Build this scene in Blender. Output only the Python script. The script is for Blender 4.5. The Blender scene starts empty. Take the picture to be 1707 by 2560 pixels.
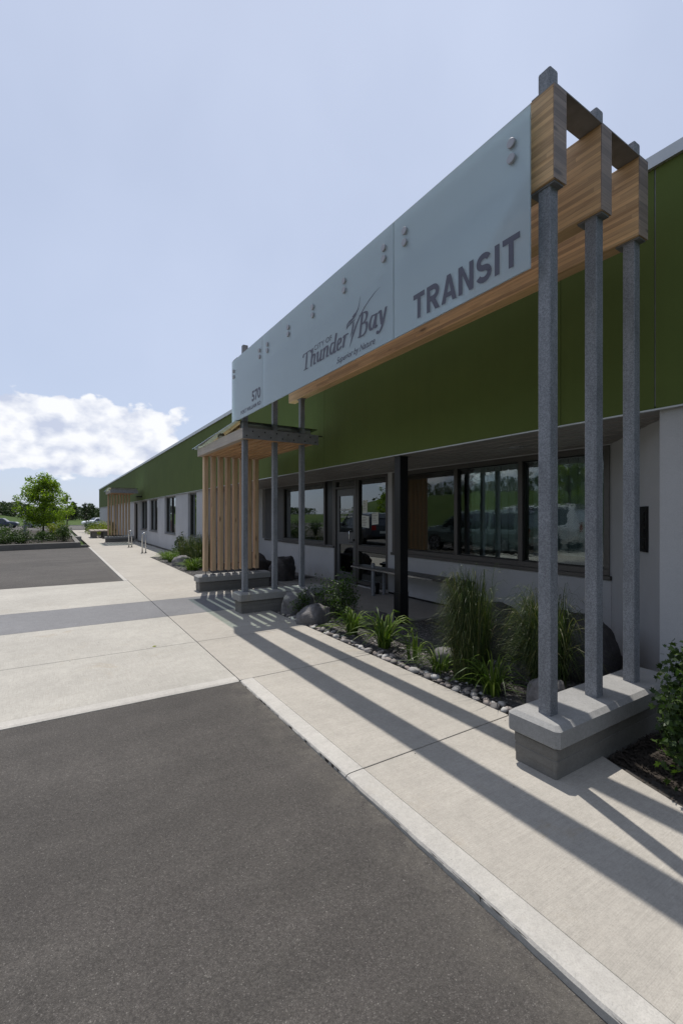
import bpy, bmesh, math, random
from mathutils import Vector, Matrix, noise
R = math.radians
random.seed(7)
scene = bpy.context.scene
COL = scene.collection

# ------------------------------------------------------------------ camera
cam_d = bpy.data.cameras.new('camera')
cam = bpy.data.objects.new('camera', cam_d)
COL.objects.link(cam)
cam.location = (0, 0, 1.5)
cam.rotation_euler = (R(90), 0, -R(32.34))
cam_d.sensor_fit = 'HORIZONTAL'
cam_d.sensor_width = 36
cam_d.lens = 36 * 1130 / 1707
cam_d.shift_y = 9 / 1707
cam_d.clip_start = 0.05
cam_d.clip_end = 3000
scene.camera = cam

# ------------------------------------------------------------------ sun, sky
SUN = Vector((0.115, 0.36, 1.0)).normalized()
el = math.asin(SUN.z)
az = math.atan2(SUN.x, SUN.y)
sd = bpy.data.lights.new('sun', 'SUN')
sd.energy = 5.0
sd.angle = R(0.53)
sd.color = (1.0, 0.955, 0.89)
so = bpy.data.objects.new('sun', sd)
so.rotation_euler = SUN.to_track_quat('Z', 'Y').to_euler()
so.location = (0, 0, 40)
COL.objects.link(so)

world = bpy.data.worlds.new('World')
scene.world = world
world.use_nodes = True
wt = world.node_tree
wt.nodes.clear()
_W = wt.nodes.new


def wmath(op, a, b=None, c=None, clamp=False):
    n = _W('ShaderNodeMath')
    n.operation = op
    n.use_clamp = clamp
    for i, v in enumerate((a, b, c)):
        if v is None:
            continue
        if isinstance(v, (int, float)):
            n.inputs[i].default_value = v
        else:
            wt.links.new(v, n.inputs[i])
    return n.outputs[0]


def build_world():
    L = wt.links.new
    out = _W('ShaderNodeOutputWorld')
    bg = _W('ShaderNodeBackground')
    bg.inputs['Strength'].default_value = 0.10
    L(bg.outputs[0], out.inputs[0])
    sky = _W('ShaderNodeTexSky')
    sky.sky_type = 'NISHITA'
    sky.sun_disc = False
    sky.sun_elevation = el
    sky.sun_rotation = az
    sky.altitude = 200
    sky.air_density = 1.0
    sky.dust_density = 0.8
    sky.ozone_density = 1.6
    tc = _W('ShaderNodeTexCoord')
    sp = _W('ShaderNodeSeparateXYZ')
    L(tc.outputs['Generated'], sp.inputs[0])
    x, y, z = sp.outputs
    azn = wmath('ARCTAN2', x, y)
    eln = wmath('ARCSINE', z)

    def fbm(ka, ke, scale, detail, rough, off=(0, 0, 0), da=0.0, de=0.0):
        cb = _W('ShaderNodeCombineXYZ')
        L(wmath('MULTIPLY', wmath('ADD', azn, da), ka), cb.inputs[0])
        L(wmath('MULTIPLY', wmath('ADD', eln, de), ke), cb.inputs[1])
        ad = _W('ShaderNodeVectorMath')
        ad.operation = 'ADD'
        L(cb.outputs[0], ad.inputs[0])
        ad.inputs[1].default_value = off
        n = _W('ShaderNodeTexNoise')
        n.inputs['Scale'].default_value = scale
        n.inputs['Detail'].default_value = detail
        n.inputs['Roughness'].default_value = rough
        L(ad.outputs[0], n.inputs['Vector'])
        return n.outputs[0]
    off = (3.1, 1.7, 0)

    def puffs(ka, ke, scale, da=0.0, de=0.0):
        cb = _W('ShaderNodeCombineXYZ')
        L(wmath('MULTIPLY', wmath('ADD', azn, da), ka), cb.inputs[0])
        L(wmath('MULTIPLY', wmath('ADD', eln, de), ke), cb.inputs[1])
        wob = fbm(1.0, 1.3, 30.0, 2, 0.6, (1, 7, 0), da, de)
        sv = _W('ShaderNodeVectorMath')
        sv.operation = 'SCALE'
        sv.inputs['Scale'].default_value = 0.030
        wv = _W('ShaderNodeCombineXYZ')
        L(wob, wv.inputs[0])
        L(wob, wv.inputs[1])
        L(wv.outputs[0], sv.inputs[0])
        ad = _W('ShaderNodeVectorMath')
        ad.operation = 'ADD'
        L(cb.outputs[0], ad.inputs[0])
        L(sv.outputs[0], ad.inputs[1])
        v = _W('ShaderNodeTexVoronoi')
        v.feature = 'F1'
        v.inputs['Scale'].default_value = scale
        L(ad.outputs[0], v.inputs['Vector'])
        return wmath('SUBTRACT', 1.0, v.outputs['Distance'])

    def field(da, de):
        f = fbm(1.0, 1.7, 9.0, 7, 0.60, off, da, de)
        p1 = puffs(1.0, 1.25, 16.0, da, de)
        p2 = puffs(1.0, 1.15, 42.0, da, de)
        return wmath('ADD', wmath('MULTIPLY', f, 0.62), wmath('ADD', wmath('MULTIPLY', p1, 0.26), wmath('MULTIPLY', p2, 0.12)))
    n1 = field(0, 0)
    n1u = field(0.010, 0.026)
    nb = fbm(1.0, 2.2, 5.0, 3, 0.5, (0.4, 5.2, 0))

    def bump_(v, c, w):
        # 1 at c falling to 0 at +-w
        return wmath('SUBTRACT', 1.0, wmath('POWER', wmath('DIVIDE', wmath('ABSOLUTE', wmath('SUBTRACT', v, c)), w, None, False), 2.2), None, False)
    banks = None
    for c, w in ((R(0), R(16)), (R(-62), R(26)), (R(-125), R(21)), (R(96), R(24)), (R(160), R(22))):
        b = wmath('MAXIMUM', bump_(azn, c, w), -2.0)
        banks = b if banks is None else wmath('MAXIMUM', banks, b)
    eb = wmath('MAXIMUM', bump_(eln, R(8.6), R(5.0)), -3.0)
    m = wmath('MINIMUM', banks, eb)
    dens = wmath('ADD', wmath('MULTIPLY', m, 0.58), wmath('ADD', wmath('MULTIPLY', wmath('SUBTRACT', n1, 0.52), 1.25), wmath('MULTIPLY', wmath('SUBTRACT', nb, 0.5), 0.35)))
    ss = _W('ShaderNodeMapRange')
    ss.interpolation_type = 'SMOOTHSTEP'
    L(dens, ss.inputs[0])
    ss.inputs[1].default_value = 0.11
    ss.inputs[2].default_value = 0.20
    light = wmath('MULTIPLY_ADD', wmath('SUBTRACT', n1, n1u), 4.6, 0.66, True)
    ramp = _W('ShaderNodeMix')
    ramp.data_type = 'RGBA'
    ramp.inputs['A'].default_value = (6.6, 7.2, 8.9, 1)
    ramp.inputs['B'].default_value = (11.2, 11.3, 11.6, 1)
    L(light, ramp.inputs['Factor'])
    # thin veil that pales the whole sky a little
    pale = _W('ShaderNodeMix')
    pale.data_type = 'RGBA'
    pale.inputs['B'].default_value = (7.4, 8.3, 10.5, 1)
    veil = fbm(1.0, 1.0, 1.6, 4, 0.55, (8, 2, 0))
    # haze scatters forward: the sky is paler on the sun's side
    dt = _W('ShaderNodeVectorMath')
    dt.operation = 'DOT_PRODUCT'
    L(tc.outputs['Generated'], dt.inputs[0])
    dt.inputs[1].default_value = tuple(SUN)
    hz = _W('ShaderNodeMapRange')
    hz.interpolation_type = 'SMOOTHSTEP'
    L(dt.outputs['Value'], hz.inputs[0])
    hz.inputs[1].default_value = -0.30
    hz.inputs[2].default_value = 0.45
    hz.inputs[3].default_value = 0.0
    hz.inputs[4].default_value = 0.74
    fac = wmath('MULTIPLY', hz.outputs[0], wmath('MULTIPLY_ADD', veil, 0.5, 0.75), None, True)
    L(fac, pale.inputs['Factor'])
    L(sky.outputs[0], pale.inputs['A'])
    mx = _W('ShaderNodeMix')
    mx.data_type = 'RGBA'
    L(wmath('MULTIPLY', ss.outputs[0], 0.93), mx.inputs['Factor'])
    L(pale.outputs['Result'], mx.inputs['A'])
    L(ramp.outputs['Result'], mx.inputs['B'])
    L(mx.outputs['Result'], bg.inputs['Color'])


build_world()
world.cycles.sampling_method = 'MANUAL'
world.cycles.sample_map_resolution = 512
scene.view_settings.view_transform = 'Standard'
scene.view_settings.look = 'None'
scene.view_settings.gamma = 1
scene.view_settings.use_curve_mapping = False
scene.view_settings.exposure = -0.15
scene.render.engine = 'CYCLES'
scene.cycles.max_bounces = 8
scene.cycles.transparent_max_bounces = 16


# ------------------------------------------------------------------ materials
class NM:
    def __init__(s, name):
        s.m = bpy.data.materials.new(name)
        s.m.use_nodes = True
        s.t = s.m.node_tree
        s.t.nodes.clear()
        s.out = s.n('ShaderNodeOutputMaterial')
        s.tc = s.n('ShaderNodeTexCoord')

    def n(s, typ, **kw):
        nd = s.t.nodes.new(typ)
        for k, v in kw.items():
            setattr(nd, k, v)
        return nd

    def l(s, a, b):
        s.t.links.new(a, b)

    def pos(s, scale=(1, 1, 1), rot=(0, 0, 0), obj=False):
        mp = s.n('ShaderNodeMapping')
        if obj:
            s.l(s.tc.outputs['Object'], mp.inputs[0])
        else:
            g = s.n('ShaderNodeNewGeometry')
            s.l(g.outputs['Position'], mp.inputs[0])
        mp.inputs['Scale'].default_value = scale
        mp.inputs['Rotation'].default_value = rot
        return mp.outputs[0]

    def noise(s, vec, scale, detail=4, rough=0.55, dist=0.0):
        n = s.n('ShaderNodeTexNoise')
        n.inputs['Scale'].default_value = scale
        n.inputs['Detail'].default_value = detail
        n.inputs['Roughness'].default_value = rough
        n.inputs['Distortion'].default_value = dist
        s.l(vec, n.inputs['Vector'])
        return n.outputs[0]

    def voro(s, vec, scale, feature='F1', out='Distance'):
        n = s.n('ShaderNodeTexVoronoi')
        n.feature = feature
        n.inputs['Scale'].default_value = scale
        s.l(vec, n.inputs['Vector'])
        return n.outputs[out]

    def ramp(s, fac, stops):
        r = s.n('ShaderNodeValToRGB')
        e = r.color_ramp.elements
        while len(e) < len(stops):
            e.new(0.5)
        for i, (p, c) in enumerate(stops):
            e[i].position = p
            if isinstance(c, (int, float)):
                c = (c, c, c)
            e[i].color = (*c, 1)
        s.l(fac, r.inputs[0])
        return r.outputs[0]

    def mix(s, fac, a, b, mode='MIX'):
        m = s.n('ShaderNodeMix')
        m.data_type = 'RGBA'
        m.blend_type = mode
        for sock, v in ((m.inputs['Factor'], fac), (m.inputs['A'], a), (m.inputs['B'], b)):
            if isinstance(v, (int, float)):
                sock.default_value = v if sock.type == 'VALUE' else (v, v, v, 1)
            elif isinstance(v, tuple):
                sock.default_value = (*v, 1)
            else:
                s.l(v, sock)
        return m.outputs['Result']

    def math(s, op, a, b=None, clamp=False):
        n = s.n('ShaderNodeMath', operation=op, use_clamp=clamp)
        for i, v in enumerate((a, b)):
            if v is None:
                continue
            if isinstance(v, (int, float)):
                n.inputs[i].default_value = v
            else:
                s.l(v, n.inputs[i])
        return n.outputs[0]

    def bump(s, h, strength=0.3, dist=0.01, prev=None):
        b = s.n('ShaderNodeBump')
        b.inputs['Strength'].default_value = strength
        b.inputs['Distance'].default_value = dist
        s.l(h, b.inputs['Height'])
        if prev is not None:
            s.l(prev, b.inputs['Normal'])
        return b.outputs[0]

    def pbr(s, col, rough=0.7, metal=0.0, normal=None, spec=0.5, **kw):
        p = s.n('ShaderNodeBsdfPrincipled')
        for k, v in (('Base Color', col), ('Roughness', rough), ('Metallic', metal), ('Specular IOR Level', spec)):
            if isinstance(v, (int, float)):
                p.inputs[k].default_value = v
            elif isinstance(v, tuple):
                p.inputs[k].default_value = (*v, 1)
            else:
                s.l(v, p.inputs[k])
        for k, v in kw.items():
            p.inputs[k].default_value = v
        if normal is not None:
            s.l(normal, p.inputs['Normal'])
        s.l(p.outputs[0], s.out.inputs[0])
        return p


def rnd_island(nm):
    g = nm.n('ShaderNodeNewGeometry')
    return g.outputs['Random Per Island']


def m_concrete(name, col, broom=None, stain=0.0, bumps=0.25, rough=0.88, dirt=(0.30, 0.24, 0.16)):
    a = NM(name)
    v = a.pos()
    big = a.noise(v, 0.9, 5, 0.6)
    mid = a.noise(v, 9, 5, 0.62)
    fine = a.noise(v, 160, 3, 0.7)
    c = tuple(col)
    k = a.ramp(big, [(0.28, tuple(x * 0.88 for x in c)), (0.72, tuple(min(1, x * 1.08) for x in c))])
    k = a.mix(0.55, k, a.ramp(mid, [(0.3, 0.84), (0.7, 1.07)]), 'MULTIPLY')
    k = a.mix(0.7, k, a.ramp(a.noise(v, 42, 4, 0.7), [(0.32, 0.84), (0.55, 1.0), (0.7, 1.08)]), 'MULTIPLY')
    k = a.mix(0.6, k, a.ramp(fine, [(0.25, 0.62), (0.5, 1.0), (0.75, 1.16)]), 'MULTIPLY')
    pits = a.voro(v, 38)
    k = a.mix(a.math('MULTIPLY', a.ramp(pits, [(0.0, 1), (0.07, 0)]), 0.35), k, tuple(x * 0.5 for x in c))
    if stain:
        sn = a.noise(v, 2.3, 7, 0.72, 0.8)
        sn2 = a.noise(v, 0.55, 3, 0.5)
        f = a.math('MULTIPLY', a.ramp(sn, [(0.56, 0), (0.74, 1)]), a.ramp(sn2, [(0.42, 0), (0.62, 1)]))
        k = a.mix(a.math('MULTIPLY', f, stain), k, dirt)
        dr = a.noise(a.pos((1.0, 3.5, 1)), 1.1, 5, 0.7, 0.4)
        k = a.mix(a.math('MULTIPLY', a.ramp(dr, [(0.5, 0), (0.72, 1)]), stain * 0.4), k, tuple(x * 0.7 for x in c))
    h = a.math('ADD', a.math('MULTIPLY', fine, 0.5), a.math('MULTIPLY', mid, 0.5))
    nrm = a.bump(h, bumps, 0.004)
    if broom:
        bv = a.pos(broom)
        bn = a.noise(bv, 1.0, 3, 0.7)
        k = a.mix(0.75, k, a.ramp(bn, [(0.3, 0.80), (0.7, 1.1)]), 'MULTIPLY')
        nrm = a.bump(bn, 0.35, 0.003, nrm)
    a.pbr(k, rough, 0, nrm, 0.3)
    return a.m


def m_asphalt():
    a = NM('asphalt')
    v = a.pos()
    st = a.voro(v, 300, 'F1', 'Color')
    sep = a.n('ShaderNodeSeparateColor')
    a.l(st, sep.inputs[0])
    big = a.noise(v, 0.5, 6, 0.62)
    mid = a.noise(v, 5, 5, 0.7)
    k = a.ramp(sep.outputs[0], [(0.0, (0.050, 0.045, 0.041)), (0.6, (0.063, 0.057, 0.051)), (0.9, (0.080, 0.073, 0.066)), (0.985, (0.11, 0.10, 0.092)), (1.0, (0.17, 0.16, 0.145))])
    k = a.mix(1.0, k, a.ramp(big, [(0.3, 0.80), (0.7, 1.2)]), 'MULTIPLY')
    k = a.mix(0.6, k, a.ramp(mid, [(0.3, 0.8), (0.7, 1.15)]), 'MULTIPLY')
    k = a.mix(0.9, k, a.ramp(a.noise(v, 75, 4, 0.75), [(0.34, 0.66), (0.5, 1.0), (0.66, 1.25)]), 'MULTIPLY')
    tr = a.noise(a.pos((0.35, 2.2, 1), (0, 0, R(-12))), 1.3, 4, 0.6, 0.5)
    k = a.mix(0.7, k, a.ramp(tr, [(0.35, 0.82), (0.65, 1.12)]), 'MULTIPLY')
    oil = a.noise(v, 1.1, 3, 0.5)
    oil2 = a.noise(v, 14, 4, 0.7)
    k = a.mix(a.math('MULTIPLY', a.ramp(oil, [(0.64, 0), (0.72, 0.5)]), a.ramp(oil2, [(0.35, 0.2), (0.6, 1)])), k, (0.03, 0.028, 0.026))
    gx = a.n('ShaderNodeNewGeometry')
    sx_ = a.n('ShaderNodeSeparateXYZ')
    a.l(gx.outputs['Position'], sx_.inputs[0])
    edge = a.math('MULTIPLY', a.ramp(a.math('MULTIPLY', a.math('SUBTRACT', 1.42, sx_.outputs[0]), 2.5), [(0.0, 1), (0.6, 0)]), a.ramp(a.noise(v, 6, 6, 0.75), [(0.4, 0), (0.65, 1)]))
    k = a.mix(a.math('MULTIPLY', edge, 0.45), k, (0.17, 0.155, 0.13))
    cr = a.noise(a.pos((1, 3.0, 1), (0, 0, R(15))), 7, 8, 0.8, 1.5)
    k = a.mix(a.ramp(cr, [(0.66, 0), (0.74, 0.55)]), k, (0.02, 0.02, 0.02))
    fl = a.noise(v, 240, 2, 0.6)
    h = a.math('ADD', a.voro(v, 300), a.math('MULTIPLY', fl, 0.6))
    nrm = a.bump(h, 0.5, 0.006)
    a.pbr(k, 0.82, 0, nrm, 0.35)
    return a.m


def m_wood(name, col, dark, axis='Y', weather=0.0, lam=0.0):
    a = NM(name)
    sc = {'Y': (26, 1.3, 26), 'Z': (24, 24, 1.2), 'X': (1.3, 26, 26)}[axis]
    v = a.pos(sc)
    g1 = a.noise(v, 1.0, 6, 0.65, 1.2)
    g2 = a.noise(v, 5.0, 3, 0.6, 0.3)
    k = a.ramp(g1, [(0.3, dark), (0.5, col), (0.72, tuple(min(1, c * 1.18) for c in col))])
    k = a.mix(0.5, k, a.ramp(g2, [(0.3, 0.78), (0.7, 1.1)]), 'MULTIPLY')
    nrm = a.bump(g2, 0.12, 0.004)
    if lam:
        gp = a.n('ShaderNodeNewGeometry')
        sx = a.n('ShaderNodeSeparateXYZ')
        a.l(gp.outputs['Position'], sx.inputs[0])
        zz = a.math('DIVIDE', sx.outputs[2], lam)
        cell = a.math('FLOOR', zz)
        xc = a.math('FLOOR', a.math('DIVIDE', a.math('ADD', sx.outputs[1], a.math('MULTIPLY', cell, 0.37)), 1.15))
        cb = a.n('ShaderNodeCombineXYZ')
        a.l(cell, cb.inputs[0])
        a.l(xc, cb.inputs[1])
        wn = a.n('ShaderNodeTexWhiteNoise')
        a.l(cb.outputs[0], wn.inputs[0])
        k = a.mix(0.9, k, a.ramp(wn.outputs[0], [(0, (0.60, 0.57, 0.54)), (0.5, (0.95, 0.93, 0.90)), (1, (1.22, 1.17, 1.08))]), 'MULTIPLY')
        fr = a.math('FRACT', zz)
        line = a.ramp(fr, [(0.0, 0.45), (0.07, 1.0), (0.95, 1.0), (1.0, 0.55)])
        k = a.mix(0.8, k, line, 'MULTIPLY')
        nrm = a.bump(line, 0.2, 0.003, nrm)
    kn = a.voro(a.pos({'Y': (6, 1.6, 6), 'Z': (6, 6, 1.6), 'X': (1.6, 6, 6)}[axis]), 1.0)
    k = a.mix(a.ramp(kn, [(0.05, 0.85), (0.12, 0)]), k, tuple(c * 0.3 for c in dark))
    if weather:
        wv = a.noise(a.pos(), 3.0, 6, 0.7)
        k = a.mix(a.math('MULTIPLY', a.ramp(wv, [(0.35, 0.2), (0.7, 1)]), weather), k, (0.20, 0.185, 0.19))
    a.pbr(k, 0.62, 0, nrm, 0.3)
    return a.m


def m_galv():
    a = NM('galvanised_steel')
    v = a.pos()
    sp = a.voro(v, 150, 'F1', 'Color')
    s2 = a.n('ShaderNodeSeparateColor')
    a.l(sp, s2.inputs[0])
    n = a.noise(a.pos((1, 1, 0.35)), 9, 6, 0.7)
    k = a.ramp(s2.outputs[0], [(0, (0.17, 0.18, 0.20)), (1, (0.29, 0.30, 0.32))])
    k = a.mix(0.8, k, a.ramp(n, [(0.3, 0.68), (0.7, 1.2)]), 'MULTIPLY')
    drip = a.noise(a.pos((30, 30, 0.9)), 1.0, 4, 0.6)
    k = a.mix(a.ramp(drip, [(0.62, 0), (0.8, 0.35)]), k, (0.42, 0.44, 0.46))
    fine = a.noise(v, 220, 2, 0.6)
    k = a.mix(0.5, k, a.ramp(fine, [(0.3, 0.8), (0.7, 1.15)]), 'MULTIPLY')
    a.pbr(k, a.ramp(n, [(0.3, 0.62), (0.7, 0.8)]), 0.35, a.bump(fine, 0.12, 0.002), 0.4)
    return a.m


def m_simple(name, col, rough=0.6, metal=0.0, scale=20, var=0.12, bump=0.1, dist=0.003, **kw):
    a = NM(name)
    v = a.pos()
    n = a.noise(v, scale, 5, 0.6)
    k = a.mix(1.0, tuple(col), a.ramp(n, [(0.25, 1 - var), (0.75, 1 + var)]), 'MULTIPLY')
    a.pbr(k, rough, metal, a.bump(n, bump, dist) if bump else None, kw.pop('spec', 0.4), **kw)
    return a.m


def m_stucco(name, col, grain=230, strength=0.35, streak=0.0):
    a = NM(name)
    v = a.pos()
    f = a.noise(v, grain, 3, 0.7)
    b = a.noise(v, 1.2, 5, 0.6)
    k = a.mix(1.0, tuple(col), a.ramp(b, [(0.25, 0.9), (0.75, 1.06)]), 'MULTIPLY')
    k = a.mix(0.8, k, a.ramp(f, [(0.25, 0.8), (0.75, 1.15)]), 'MULTIPLY')
    if streak:
        s = a.noise(a.pos((6, 6, 0.25)), 1.0, 5, 0.65)
        k = a.mix(a.math('MULTIPLY', a.ramp(s, [(0.5, 0), (0.8, 1)]), streak), k, tuple(c * 0.6 for c in col))
        gp = a.n('ShaderNodeNewGeometry')
        sx = a.n('ShaderNodeSeparateXYZ')
        a.l(gp.outputs['Position'], sx.inputs[0])
        splash = a.math('MULTIPLY', a.ramp(sx.outputs[2], [(0.0, 1), (0.35, 0)]), a.ramp(a.noise(v, 6, 5, 0.7), [(0.3, 0), (0.7, 1)]))
        k = a.mix(a.math('MULTIPLY', splash, 0.6), k, (0.27, 0.235, 0.19))
    a.pbr(k, 0.9, 0, a.bump(f, strength, 0.003), 0.25)
    return a.m


def m_leaf(name, cols, transl=0.35, rough=0.5):
    a = NM(name)
    r = rnd_island(a)
    stops = [(i / max(1, len(cols) - 1), c) for i, c in enumerate(cols)]
    k = a.ramp(r, stops)
    n = a.noise(a.pos(), 2.5, 3, 0.6)
    k = a.mix(0.5, k, a.ramp(n, [(0.3, 0.75), (0.7, 1.2)]), 'MULTIPLY')
    p = a.pbr(k, rough, 0, None, 0.35)
    tr = a.n('ShaderNodeBsdfTranslucent')
    a.l(a.mix(1.0, k, (1.25, 1.5, 0.55), 'MULTIPLY'), tr.inputs['Color'])
    ms = a.n('ShaderNodeMixShader')
    ms.inputs[0].default_value = transl
    a.l(p.outputs[0], ms.inputs[1])
    a.l(tr.outputs[0], ms.inputs[2])
    a.l(ms.outputs[0], a.out.inputs[0])
    return a.m


def m_window_glass(name, tint=(0.45, 0.52, 0.52), base=0.22, wav=0.0):
    a = NM(name)
    tp = a.n('ShaderNodeBsdfTransparent')
    tp.inputs[0].default_value = (*tint, 1)
    gl = a.n('ShaderNodeBsdfGlossy')
    gl.inputs['Roughness'].default_value = 0.0
    gl.inputs['Color'].default_value = (0.86, 0.92, 0.92, 1)
    fr = a.n('ShaderNodeFresnel')
    fr.inputs['IOR'].default_value = 1.5
    f = a.math('ADD', a.math('MULTIPLY', fr.outputs[0], 1.3), base, True)
    if wav:
        w = a.noise(a.pos((1, 1.2, 3.5)), 2.6, 4, 0.6)
        a.l(a.bump(w, wav, 0.01), gl.inputs['Normal'])
    ms = a.n('ShaderNodeMixShader')
    a.l(f, ms.inputs[0])
    a.l(tp.outputs[0], ms.inputs[1])
    a.l(gl.outputs[0], ms.inputs[2])
    a.l(ms.outputs[0], a.out.inputs[0])
    return a.m


def m_frosted():
    a = NM('frosted_sign_glass')
    v = a.pos()
    n = a.noise(v, 260, 2, 0.6)
    df = a.n('ShaderNodeBsdfDiffuse')
    df.inputs[0].default_value = (0.64, 0.73, 0.80, 1)
    tl = a.n('ShaderNodeBsdfTranslucent')
    tl.inputs[0].default_value = (0.70, 0.80, 0.86, 1)
    gl = a.n('ShaderNodeBsdfGlossy')
    gl.inputs['Roughness'].default_value = 0.28
    gl.inputs[0].default_value = (0.9, 0.95, 0.95, 1)
    nb = a.bump(n, 0.12, 0.002)
    a.l(nb, gl.inputs['Normal'])
    rf = a.n('ShaderNodeBsdfRefraction')
    rf.inputs['Roughness'].default_value = 0.12
    rf.inputs['IOR'].default_value = 1.08
    rf.inputs['Color'].default_value = (0.80, 0.88, 0.90, 1)
    m1 = a.n('ShaderNodeMixShader')
    m1.inputs[0].default_value = 0.42
    a.l(df.outputs[0], m1.inputs[1])
    a.l(tl.outputs[0], m1.inputs[2])
    m2 = a.n('ShaderNodeMixShader')
    m2.inputs[0].default_value = 0.44
    a.l(m1.outputs[0], m2.inputs[1])
    a.l(rf.outputs[0], m2.inputs[2])
    fr = a.n('ShaderNodeFresnel')
    fr.inputs[0].default_value = 1.45
    m3 = a.n('ShaderNodeMixShader')
    a.l(fr.outputs[0], m3.inputs[0])
    a.l(m2.outputs[0], m3.inputs[1])
    a.l(gl.outputs[0], m3.inputs[2])
    a.l(m3.outputs[0], a.out.inputs[0])
    return a.m


def m_rock(name, c1, c2):
    a = NM(name)
    v = a.pos(obj=True)
    n = a.noise(v, 5, 7, 0.7, 0.6)
    f = a.noise(v, 45, 4, 0.7)
    k = a.ramp(n, [(0.3, c1), (0.7, c2)])
    k = a.mix(0.7, k, a.ramp(f, [(0.3, 0.7), (0.7, 1.2)]), 'MULTIPLY')
    li = a.noise(v, 3, 5, 0.8)
    k = a.mix(a.ramp(li, [(0.6, 0), (0.72, 0.4)]), k, (0.30, 0.30, 0.25))
    a.pbr(k, 0.88, 0, a.bump(f, 0.5, 0.01, a.bump(n, 0.4, 0.03)), 0.3)
    return a.m


def m_pebble(name, dim=1.0):
    a = NM(name)
    r = rnd_island(a)
    oi = a.n('ShaderNodeObjectInfo')
    r = a.math('FRACT', a.math('ADD', r, oi.outputs['Random']))
    k = a.ramp(r, [(0, (0.10, 0.10, 0.105)), (0.35, (0.22, 0.20, 0.19)), (0.6, (0.33, 0.28, 0.25)), (0.8, (0.42, 0.40, 0.38)), (1, (0.56, 0.55, 0.53))])
    n = a.noise(a.pos(), 60, 4, 0.6)
    k = a.mix(0.6, k, a.ramp(n, [(0.3, 0.75), (0.7, 1.15)]), 'MULTIPLY')
    k = a.mix(1.0, k, dim, 'MULTIPLY')
    a.pbr(k, 0.75, 0, a.bump(n, 0.2, 0.002), 0.35)
    return a.m


def m_grass(name, c1, c2, c3):
    a = NM(name)
    v = a.pos()
    b = a.noise(v, 0.12, 6, 0.65)
    m = a.noise(v, 1.5, 5, 0.7)
    f = a.noise(v, 30, 4, 0.7)
    k = a.ramp(b, [(0.3, c1), (0.55, c2), (0.75, c3)])
    k = a.mix(0.7, k, a.ramp(m, [(0.3, 0.7), (0.7, 1.25)]), 'MULTIPLY')
    k = a.mix(0.7, k, a.ramp(f, [(0.3, 0.55), (0.7, 1.35)]), 'MULTIPLY')
    a.pbr(k, 0.9, 0, a.bump(a.math('ADD', f, m), 0.8, 0.05), 0.15)
    return a.m


def m_carpaint(name, col):
    a = NM(name)
    n = a.noise(a.pos(obj=True), 400, 2, 0.5)
    k = a.mix(1.0, tuple(col), a.ramp(n, [(0.3, 0.9), (0.7, 1.1)]), 'MULTIPLY')
    a.pbr(k, 0.34, 0.25, None, 0.5, **{'Coat Weight': 0.8, 'Coat Roughness': 0.06})
    return a.m


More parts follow.
